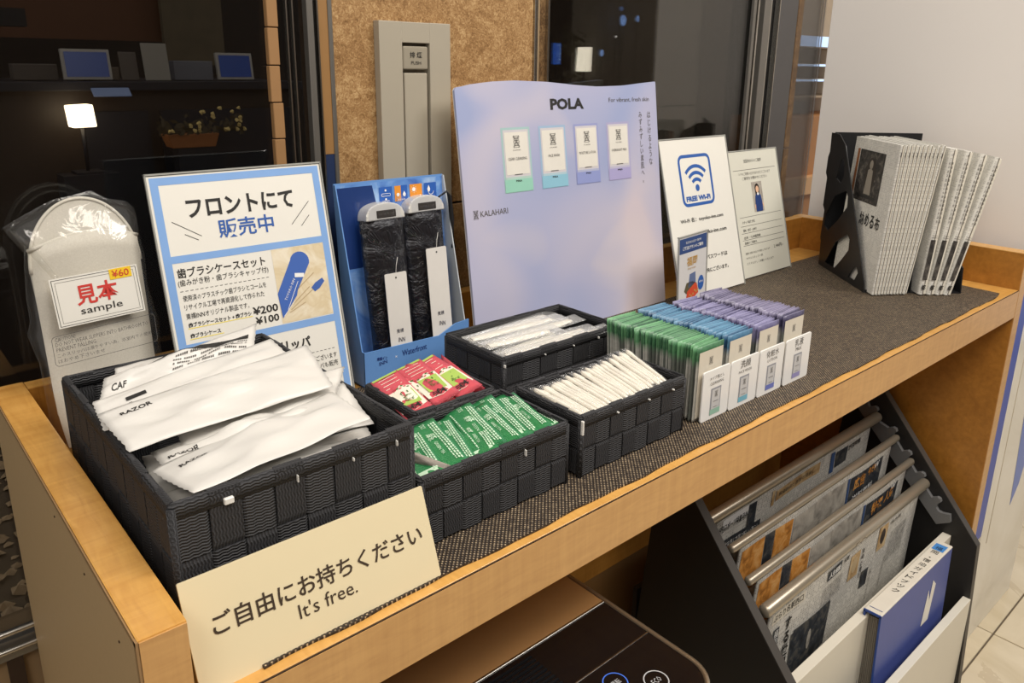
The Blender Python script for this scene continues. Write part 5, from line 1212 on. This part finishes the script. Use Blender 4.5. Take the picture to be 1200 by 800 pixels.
for k in range(11):
    th = (0.0058, 0.0052, 0.0062, 0.0050)[k % 4]
    lb = ('leftmost newspaper, its front page showing a statue photo and headline' if k == 0 else '%s newspaper from the left in the left pocket, seen by its folded edge' % ORD[k])
    t = newspaper(xx, th, 0.188 + rnd.uniform(-0.003, 0.003), 0.2835 + rnd.uniform(-0.003, 0.003), 3.0 + 3.4 * (k / 10), 0, -0.018 + rnd.uniform(-0.0014, 0.0014) + 0.0008 * k, lb, 'newspapers in the left pocket', k == 0)
    pr = Print(t, lambda u, v, h, th=th: (u, -0.0006 - h, v), 'spine_print')
    pr.rect(th * 0.30, 0.262, th * 0.75, 0.271, INKG, 1, 'spine_print')
    pr.done()
    if k == 0:
        cp = Print(t, lambda u, v, h: (-0.0002 - h, u, v))     # left face: u runs towards the back
        cp.rect(0.048, 0.162, 0.155, 0.262, PHB, 1, 'cover_photo'); cp.rect(0.060, 0.170, 0.145, 0.176, INK, 2, 'cover_photo')
        ST = plain('statue_grey', srgb(150, 142, 130), 0.7); cp.disc(0.098, 0.214, 0.022, plain('halo_dark', srgb(56, 48, 42), 0.7), 2, 0.036, nm='cover_photo'); cp.disc(0.098, 0.236, 0.007, ST, 3, 0.009, nm='cover_photo'); cp.poly([(0.084, 0.178), (0.112, 0.178), (0.108, 0.225), (0.098, 0.230), (0.088, 0.225)], ST, 3, 'cover_photo')
        cp.rect(0.158, 0.165, 0.168, 0.262, plain('warm_print', srgb(150, 96, 56), 0.7), 1, 'cover_photo')
        vs0 = '納める布'
        for i2, ch in enumerate(vs0): 
            v_, f_2 = glyphs(ch, 2, 0.02); 
            x0_ = min(p[0] for p in v_); x1_ = max(p[0] for p in v_); y0_ = min(p[1] for p in v_); y1_ = max(p[1] for p in v_)
            cp.add(INK, [(0.108 - 0.022 * i2 - (px - x0_) / (x1_ - x0_) * 0.018, 0.118 + (py - y0_) / (y1_ - y0_) * 0.026) for px, py in v_], f_2, 2, 'headline')
        cp.done()
    xx += th + 0.0009
for k in range(4):
    f = k / 3; xb = 0.0985 + 0.0165 * k; ln = 3.5 + 8.0 * f
    t = newspaper(xb, 0.0135, 0.19, 0.279 - 0.003 * k, ln, -4 + 2 * k, -0.012, ('leftmost', 'second', 'third', 'rightmost, most tilted')[k] + ' newspaper in the right pocket, fanned outward', 'newspapers in the right pocket')
    pr = Print(t, lambda u, v, h: (u, -0.0012 - h, v), 'spine_print')
    pr.rect(0.0010, 0.030, 0.0100, 0.108, PHB, 1, 'page_photo')
    pr.text('都', 0.0020, 0.010, w=0.0085, h=0.010, mat=INK, bold=0.02); pr.rect(0.001, 0.112, 0.012, 0.1128, INKG, 1, 'rule'); pr.rect(0.001, 0.116, 0.012, 0.1166, INKG, 1, 'rule')
    for c in range(2):
        for q in range(15): pr.text('社会面の記事本文経済面天気予報欄'[(q * 3 + c * 5 + k) % 15], 0.0020 + 0.0048 * c, 0.250 - 0.0078 * q, w=0.0034, h=0.0050, mat=INK, res=1)
    pr.text('%d' % (7 + k), 0.005, 0.266, h=0.004, w=0.002, mat=INK, res=1); pr.done()

# ================================================================== NEWSPAPER RACK UNDER THE COUNTER
XL0, XL1, XR0, XR1 = 0.857, 0.875, 1.557, 1.575
rk = empty('newspaper_rack', ((XL0 + XR1) / 2, 0.12, FLOORZ), (0, 0, 0), 'black sloping floor rack for newspapers on sticks, under the right half of the counter', 'rack')
rp = lambda x, y, z: (x - (XL0 + XR1) / 2, y - 0.12, z - FLOORZ)
Pside = [(-0.031, FLOORZ), (0.31, FLOORZ), (0.285, -0.075), (0.262, -0.075), (0.262, -0.20), (-0.031, -0.547)]
Pside = [(-0.050, FLOORZ), (0.345, FLOORZ), (0.275, -0.20), (0.262, -0.205), (-0.031, -0.5465)]
for x0, x1 in ((XL0, XL1), (XR0, XR1)):
    prism('side_panel', [(y - 0.12, z - FLOORZ) for y, z in Pside], 'x', x0 - (XL0 + XR1) / 2, x1 - (XL0 + XR1) / 2, RACKB, rk, 0.001, 1)
    q = []
    n_ = Vector((-0.3415, 0.2930)).normalized() * 0
    prism('edge_strip', [(y - 0.12, z - FLOORZ) for y, z in ((0.262, -0.205), (-0.031, -0.5465), (-0.0318, -0.5455), (0.2612, -0.2042))], 'x', x0 - (XL0 + XR1) / 2, x1 - (XL0 + XR1) / 2, RACKE, rk)
    prism('edge_strip', [(y - 0.12, z - FLOORZ) for y, z in ((-0.031, -0.5465), (-0.050, FLOORZ), (-0.051, FLOORZ), (-0.0320, -0.5465))], 'x', x0 - (XL0 + XR1) / 2, x1 - (XL0 + XR1) / 2, RACKE, rk)
box('back_board', rp(XL1, 0.325, FLOORZ), rp(XR0, 0.335, -0.52), RACKB, rk)
box('floor_board', rp(XL1, 0.0, -0.93), rp(XR0, 0.32, -0.915), RACKB, rk)
BARS = [(0.2060, -0.3280), (0.1590, -0.3620), (0.1210, -0.4040), (0.0860, -0.4420)]
# notched hanging rails with hooks
GRAYR = plain('grey_hook_rail', srgb(112, 112, 112), 0.45)
def rail_profile():
    d = Vector((0.0860 - 0.2060, -0.4420 + 0.3280)); d.normalize(); nn = Vector((-d.y, d.x)); 
    if nn.y < 0: nn = -nn
    pts = []
    ys = BARS + [(0.046, -0.485)]
    o = []
    for (y, z) in ys:
        c = Vector((y, z))
        o += [c - d * 0.026 - nn * 0.006, c - d * 0.022 + nn * 0.006, c - d * 0.016 + nn * 0.009, c - d * 0.010 + nn * 0.006, c - d * 0.009 - nn * 0.004, c - d * 0.004 - nn * 0.011, c + d * 0.004 - nn * 0.012, c + d * 0.010 - nn * 0.008]
    st = Vector(BARS[0]) - d * 0.055
    out = [st - nn * 0.030, st + nn * 0.004] + o + [Vector(ys[-1]) + d * 0.020 + nn * 0.006, Vector(ys[-1]) + d * 0.034 - nn * 0.004, Vector(ys[-1]) + d * 0.026 - nn * 0.034]
    return [(v.x, v.y) for v in out]
RP = [(y - 0.12, z - FLOORZ) for y, z in rail_profile()]
prism('hook_rail', RP, 'x', XR0 - 0.010 - (XL0 + XR1) / 2, XR0 - 0.0005 - (XL0 + XR1) / 2, GRAYR, rk)
prism('hook_rail', RP, 'x', XL1 + 0.0005 - (XL0 + XR1) / 2, XL1 + 0.010 - (XL0 + XR1) / 2, GRAYR, rk)
WPAN = plain('ivory_board', srgb(226, 220, 204), 0.4, var=0.015)
box('rear_tray_board', rp(XL1, 0.020, -0.93), rp(XR0, 0.038, -0.545), WPAN, rk, 0.0015)
box('front_tray_board', rp(XL1, -0.040, -0.93), rp(XR0, -0.024, -0.672), WPAN, rk, 0.0015)
# newspapers clamped in sticks
STICK = plain('aluminium_stick', srgb(176, 166, 148), 0.32, 0.55, var=0.03)
NW2 = newsprint('newsprint_rack', (0.62, 0.60, 0.55), 0.5, colw=0.0062, chh=0.0050, tier=0.052, ax='x', dens=0.18)
ORP = photo('orange_print', [srgb(150, 96, 36), srgb(206, 140, 60), srgb(226, 176, 110)], 40); BKP = photo('black_print', [srgb(26, 28, 32), srgb(44, 50, 58), srgb(96, 92, 84)], 50); GRP = photo('grey_print', [srgb(120, 116, 108), srgb(164, 158, 148), srgb(190, 184, 172)], 24); TNP = photo('tan_print', [srgb(150, 118, 78), srgb(186, 156, 112), srgb(206, 186, 150)], 45)
NB = plain('newspaper_blue_ink', srgb(60, 84, 128), 0.6)
def stick_paper(i, y, z, x0, x1, sx0, sx1, hang, label, style, r=0.0098):
    t = empty('newspaper_on_stick', (x0, y, z), (0, 0, 0), label, 'newspaper', 'newspapers hanging on sticks in the rack')
    L = x1 - x0
    tube('stick', [(0, 0, 0), (0.004, 0, 0), (L - 0.004, 0, 0), (L, 0, 0)], [r * 0.8, r, r, r * 0.8], STICK, t, 18)
    for k in (0.33, 0.36): box('clamp_spring', (L * 0.47 + (k - 0.33) * 0.8, -r - 0.0008, -0.002), (L * 0.47 + (k - 0.33) * 0.8 + 0.012, -r + 0.0010, 0.002), CHROME, t) if style == 'd' else None
    a, b = sx0 - x0, sx1 - x0; nu, nv = 20, 10; vs = []; fs = []
    def Sf(u, v):                                    # u along, v down 0..1
        return Vector((a + (b - a) * u, -0.006 + 0.012 * v + 0.0035 * math.sin(6 * u + i) * v + 0.002 * math.sin(14 * u + 3 * v), -0.004 - hang * v))
    for side in (0, 0.0035):
        for p in range(nu + 1):
            for q in range(nv + 1): vs.append(Sf(p / nu, q / nv) + Vector((0, side, 0)))
    M = (nu + 1) * (nv + 1)
    for p in range(nu):
        for q in range(nv):
            c = p * (nv + 1) + q; f = (c, c + 1, c + nv + 2, c + nv + 1); fs += [f, tuple(M + k for k in f[::-1])]
    for q in range(nv):
        for p in (0, nu): c = p * (nv + 1) + q; fs.append((c, M + c, M + c + 1, c + 1) if p == 0 else (c, c + 1, M + c + 1, M + c))
    for p in range(nu): c = p * (nv + 1) + nv; fs.append((c, M + c, M + c + nv + 1, c + nv + 1))
    mesh('newspaper_sheet', vs, fs, NW2, t, True)
    Lp = b - a
    def fn(u, v, h): q = Sf(u / Lp, -v / hang); return (q.x, q.y - 0.0006 - h, q.z)
    def grid_rect(pr, u0, v0, u1, v1, mat, lay, nm):
        n = max(1, int((u1 - u0) / 0.02)); m = max(1, int((v1 - v0) / 0.03))
        for p in range(n):
            for q in range(m): pr.rect(u0 + (u1 - u0) * p / n, v0 + (v1 - v0) * q / m, u0 + (u1 - u0) * (p + 1) / n, v0 + (v1 - v0) * (q + 1) / m, mat, lay, nm)
    pr = Print(t, fn, 'printing', 0.0003)
    def G(*a_):
        g_ = Print(t, fn, 'printing', 0.0003); grid_rect(g_, *a_); g_.done()
    if style == 'a':
        G(0.02, -0.030, 0.12, -0.012, WINK, 1, 'paper_patch'); G(0.10, -0.060, 0.125, -0.012, BKP, 2, 'photo_strip'); G(0.175, -0.045, 0.185, -0.012, TNP, 2, 'tan_patch'); G(0.19, -0.040, 0.36, -0.016, TNP, 1, 'tan_patch')
        pr.text('日刊スポーツ特集号外', 0.010, -0.038, w=0.09, h=0.016, bold=0.02); pr.text('株価動向と為替の見通し', 0.2, -0.033, w=0.14, h=0.010); G(0.015, -0.085, 0.145, -0.058, BKP, 2, 'photo_strip'); pr.text('この本を読んで選ぶ新しい暮らし', 0.020, -0.080, w=0.12, h=0.016, mat=WINK, lay=4)
        G(0.40, -0.058, 0.415, -0.010, NB, 2, 'blue_patch'); G(0.42, -0.050, 0.47, -0.014, BKP, 2, 'photo_strip'); pr.text('経済特集', 0.475, -0.03, w=0.06, h=0.014, bold=0.02)
    if style in 'bc':
        G(0.006, -0.11, 0.080, -0.012, ORP, 1, 'orange_photo'); G(0.082, -0.11, 0.110, -0.012, BKP, 1, 'photo_strip'); G(0.112, -0.11, 0.170, -0.012, ORP, 1, 'orange_photo'); G(0.090, -0.10, 0.165, -0.080, BKP, 2, 'photo_strip')
        G(0.175, -0.11, 0.380, -0.014, GRP, 1, 'grey_photo'); G(0.384, -0.11, 0.392, -0.012, NB, 2, 'blue_patch'); G(0.395, -0.10, 0.545, -0.014, BKP, 1, 'photo_strip')
        if style == 'b':
            pr.text('広告', 0.41, -0.048, w=0.05, h=0.028, mat=ORP, lay=3, bold=0.03); pr.text('今だけ', 0.47, -0.036, w=0.045, h=0.020, mat=ORP, lay=3, bold=0.03); pr.text('W', 0.50, -0.030, w=0.026, h=0.014, mat=WINK, lay=3, bold=0.03)
            pr.text('送料無料', 0.41, -0.078, w=0.10, h=0.018, mat=WINK, lay=3, bold=0.02)
        else:
            pr.text('特選', 0.42, -0.050, w=0.05, h=0.030, mat=ORP, lay=3, bold=0.03); pr.text('人気', 0.48, -0.045, w=0.045, h=0.026, mat=ORP, lay=3, bold=0.03); pr.text('W', 0.505, -0.024, w=0.026, h=0.012, mat=WINK, lay=3, bold=0.03)
            pr.text('秋の味覚', 0.41, -0.082, w=0.10, h=0.020, mat=WINK, lay=3, bold=0.02)
    if style == 'd':
        G(0.010, -0.035, 0.115, -0.014, plain('paper_pale', srgb(206, 200, 186), 0.7), 1, 'paper_patch'); pr.text('ぶらり名駅西口', 0.014, -0.032, w=0.095, h=0.015, bold=0.015)
        G(0.190, -0.033, 0.245, -0.011, BKP, 2, 'headline_block'); pr.text('人生相談', 0.195, -0.029, w=0.045, h=0.013, mat=WINK, lay=4, bold=0.02); pr.text('天地', 0.255, -0.026, w=0.022, h=0.012, bold=0.02)
        G(0.020, -0.110, 0.040, -0.050, BKP, 2, 'headline_block'); pr.text('福岡県', 0.0235, -0.053, h=0.052, w=0.013, mat=WINK, lay=4, vertical=True)
        pr.text('する世界', 0.058, -0.045, h=0.115, w=0.021, vertical=True, bold=0.03, lay=3)
        G(0.085, -0.190, 0.225, -0.092, BKP, 2, 'large_photo'); pr.disc(0.150, -0.135, 0.007, GRP, 4, 0.022, nm='large_photo'); G(0.092, -0.105, 0.220, -0.086, BKP, 3, 'headline_block')
        G(0.290, -0.085, 0.330, -0.028, TNP, 2, 'tan_photo'); G(0.400, -0.066, 0.437, -0.010, TNP, 2, 'tan_photo'); pr.disc(0.310, -0.055, 0.010, BR, 3, 0.018, nm='tan_photo'); pr.disc(0.418, -0.036, 0.010, HAIR, 3, 0.018, nm='tan_photo')
        G(0.350, -0.130, 0.378, -0.090, BKP, 2, 'small_photo'); pr.text('年金と地域', 0.337, -0.030, h=0.070, w=0.011, vertical=True, bold=0.02, lay=3); pr.text('地方版', 0.447, -0.022, w=0.05, h=0.009, bold=0.01)
        body = '全国の高校生が地域の課題を調べ発表する大会が開かれた審査の結果最優秀に選ばれた三人は今後も活動を続けたいと話した'
        for c in range(17):
            u_ = 0.535 - 0.0092 * c
            if 0.395 < u_ < 0.445: continue
            pr.text(''.join(body[(c * 7 + q) % len(body)] for q in range(11)), u_, -0.100 if u_ < 0.46 else -0.045, h=0.075, w=0.0062, mat=INKG, vertical=True, res=1)
        for c in range(11): pr.text(''.join(body[(c * 5 + q) % len(body)] for q in range(9)), 0.272 - 0.0092 * c * 0.8 - 0.02, -0.045, h=0.040, w=0.0050, mat=INKG, vertical=True, res=1)
        for k in range(0): pr.rect(0.12, -0.045 - 0.008 * k, 0.28, -0.0445 - 0.008 * k, INKG, 1, 'small_print')
    pr.done()
stick_paper(0, BARS[0][0], BARS[0][1] + 0.0, 0.893, 1.545, 0.925, 1.505, 0.25, 'rearmost newspaper on a thick stick, half hidden under the counter edge', 'a', 0.0115)
stick_paper(1, BARS[1][0], BARS[1][1], 0.905, 1.546, 0.930, 1.512, 0.26, 'second newspaper on a stick from the back, with an orange photo strip', 'b', 0.0080)
stick_paper(2, BARS[2][0], BARS[2][1], 0.905, 1.546, 0.930, 1.512, 0.27, 'third newspaper on a stick from the back, with a dark advertisement', 'c', 0.0080)
stick_paper(3, BARS[3][0], BARS[3][1], 0.905, 1.546, 0.920, 1.508, 0.30, 'front newspaper on a thick stick with a large headline and dark photo', 'd', 0.0115)

# ring binder in the front tray
bi = empty('ring_binder', (1.165, 0.0015, -0.915), (R(-1.5), 0, 0), 'thick blue ring binder with a white spine label, standing in the white tray', 'binder')
BB = plain('binder_blue', srgb(78, 92, 160), 0.45); BD = plain('binder_edge_blue', srgb(32, 66, 140), 0.4); PG = plain('page_edge_grey', srgb(120, 114, 104), 0.6, var=0.2, vscale=300)
hB = 0.382; wB = 0.328
box('front_cover', (0, -0.016, 0.0), (wB, -0.0130, hB), BB, bi, 0.001); box('rear_cover', (0, 0.0130, 0), (wB, 0.0160, hB), BD, bi, 0.001)
prism('spine', rrect(-0.016, hB - 0.004, 0.016, hB + 0.0015, 0.0022), 'x', 0.0, wB, plain('binder_spine_ivory', srgb(228, 222, 208), 0.4), bi)
for y0_, y1_ in ((-0.0165, -0.0125), (0.0125, 0.0165)): box('edge_trim', (-0.0025, y0_, 0.0), (0.0005, y1_, hB + 0.001), BD, bi, 0.0008, 1)
box('edge_trim', (-0.0025, -0.0165, hB - 0.003), (0.0005, 0.0165, hB + 0.002), BD, bi, 0.0008, 1)
for k in range(7): box('page_block', (0.006, -0.0110 + k * 0.0032, 0.02), (wB - 0.010, -0.0085 + k * 0.0032, hB - 0.012), PG, bi)
SF = lambda u, v, h: (u, v, hB + 0.0018 + h)
pr = Print(bi, SF, 'spine_label'); pr.rect(wB - 0.040, -0.0115, wB - 0.012, 0.0115, plain('label_blue', srgb(74, 140, 210), 0.5), 1, 'blue_label'); pr.rect(0.012, -0.012, 0.0135, 0.012, BD, 1, 'blue_line')
for k, ch in enumerate('福岡・宿泊ガイドブック'):
    v_, f_2 = glyphs(ch, 2, 0.0); x0_ = min(p[0] for p in v_); x1_ = max(p[0] for p in v_); y0_ = min(p[1] for p in v_); y1_ = max(p[1] for p in v_)
    sz = 0.0035 if ch == '・' else 0.013
    # characters run down the spine from right to left, feet towards the left end
    pr.add(INK, [(0.292 - 0.0205 * k + (py - y0_) / (y1_ - y0_) * sz, -((px - x0_) / (x1_ - x0_) - 0.5) * sz) for px, py in v_], f_2, 2, 'lettering')
pr.done()
prism('index_sheet', [(0.205, 0.255), (0.222, 0.330), (0.232, 0.300), (0.240, 0.345), (0.256, 0.330), (0.238, 0.255)], 'y', -0.0172, -0.0166, WHITE, bi)

# ================================================================== APPLIANCE WITH SILVER RIM
ap = empty('air_purifier', (0.0, 0.0, FLOORZ), (0, 0, 0), 'glossy brown-black appliance top with a silver rim and touch icons, under the counter', 'appliance')
AZ = -0.2 - FLOORZ
shape = rrect(0.030, -0.100, 0.492, 0.230, 0.045, 10)
prism('body', rrect(0.034, -0.096, 0.488, 0.226, 0.043, 8), 'z', 0.0, AZ - 0.018, plain('dark_body', srgb(32, 28, 26), 0.45), ap)
inner = rrect(0.0355, -0.0945, 0.4865, 0.2245, 0.040, 10)
vs = []; n = len(shape)
for z, q in ((AZ - 0.018, shape), (AZ + 0.0005, shape), (AZ + 0.0015, [((a[0] + b[0]) / 2, (a[1] + b[1]) / 2) for a, b in zip(shape, inner)]), (AZ + 0.0003, inner), (AZ - 0.018, inner)): vs += [(a, b, z) for a, b in q]
fs = [(k * n + i, k * n + (i + 1) % n, (k + 1) * n + (i + 1) % n, (k + 1) * n + i) for k in range(4) for i in range(n)]
mesh('silver_rim', vs, fs, plain('champagne_metal', srgb(168, 152, 128), 0.3, 0.8), ap, True)
def clip(poly, lo, hi):
    out = []
    for i in range(len(poly)):
        a, b = poly[i], poly[(i + 1) % len(poly)]
        if lo <= a[1] <= hi: out.append(a)
        for c in (lo, hi):
            if (a[1] - c) * (b[1] - c) < 0: t_ = (c - a[1]) / (b[1] - a[1]); out.append((a[0] + (b[0] - a[0]) * t_, c))
    cx = sum(p[0] for p in out) / len(out); cy = sum(p[1] for p in out) / len(out)
    return sorted(out, key=lambda p: math.atan2(p[1] - cy, p[0] - cx))
GB = plain('gloss_brown', srgb(164, 124, 80), 0.2, var=0.03, coat=0.6); GK = plain('gloss_black', srgb(14, 14, 17), 0.07, var=0.02, coat=0.5)
prism('brown_lid', clip(inner, 0.0735, 0.3), 'z', AZ - 0.015, AZ - 0.0002, GB, ap)
prism('glass_top', clip(inner, 0.0035, 0.0695), 'z', AZ - 0.015, AZ - 0.0008, GK, ap)
prism('control_panel', clip(inner, -0.2, 0.0020), 'z', AZ - 0.015, AZ - 0.0004, GK, ap)
box('silver_strip', (0.036, 0.0700, AZ - 0.012), (0.486, 0.0730, AZ + 0.0006), CHROME, ap, 0.0005, 1); box('silver_line', (0.036, 0.0021, AZ - 0.012), (0.486, 0.0033, AZ + 0.0001), CHROME, ap)
for k in range(9): box('vent_slat', (0.20, 0.012 + 0.006 * k, AZ - 0.0007), (0.36, 0.0145 + 0.006 * k, AZ + 0.0002), plain('vent_black', srgb(20, 20, 22), 0.6, spec=0.1), ap)
pr = Print(ap, lambda u, v, h: (u, v, AZ - 0.0003 + h), 'touch_icon')
IR = plain('icon_ring_blue', srgb(70, 110, 200), 0.4, emit=srgb(60, 100, 200), es=0.3); IW = plain('icon_ring_white', srgb(190, 190, 190), 0.4)
for u, v0i, m in ((0.401, -0.024, IR), (0.436, -0.050, IW)):
    pr.arc(u, v0i, 0.0125, 0.0138, 0, 360, m, 2, 24, 'touch_icon')
    pr.text({0.401: '運転', 0.436: 'ECO'}[u], u, v0i - 0.004, w=0.012, h=0.007, mat=IW, center=True, res=1)
pr.done()
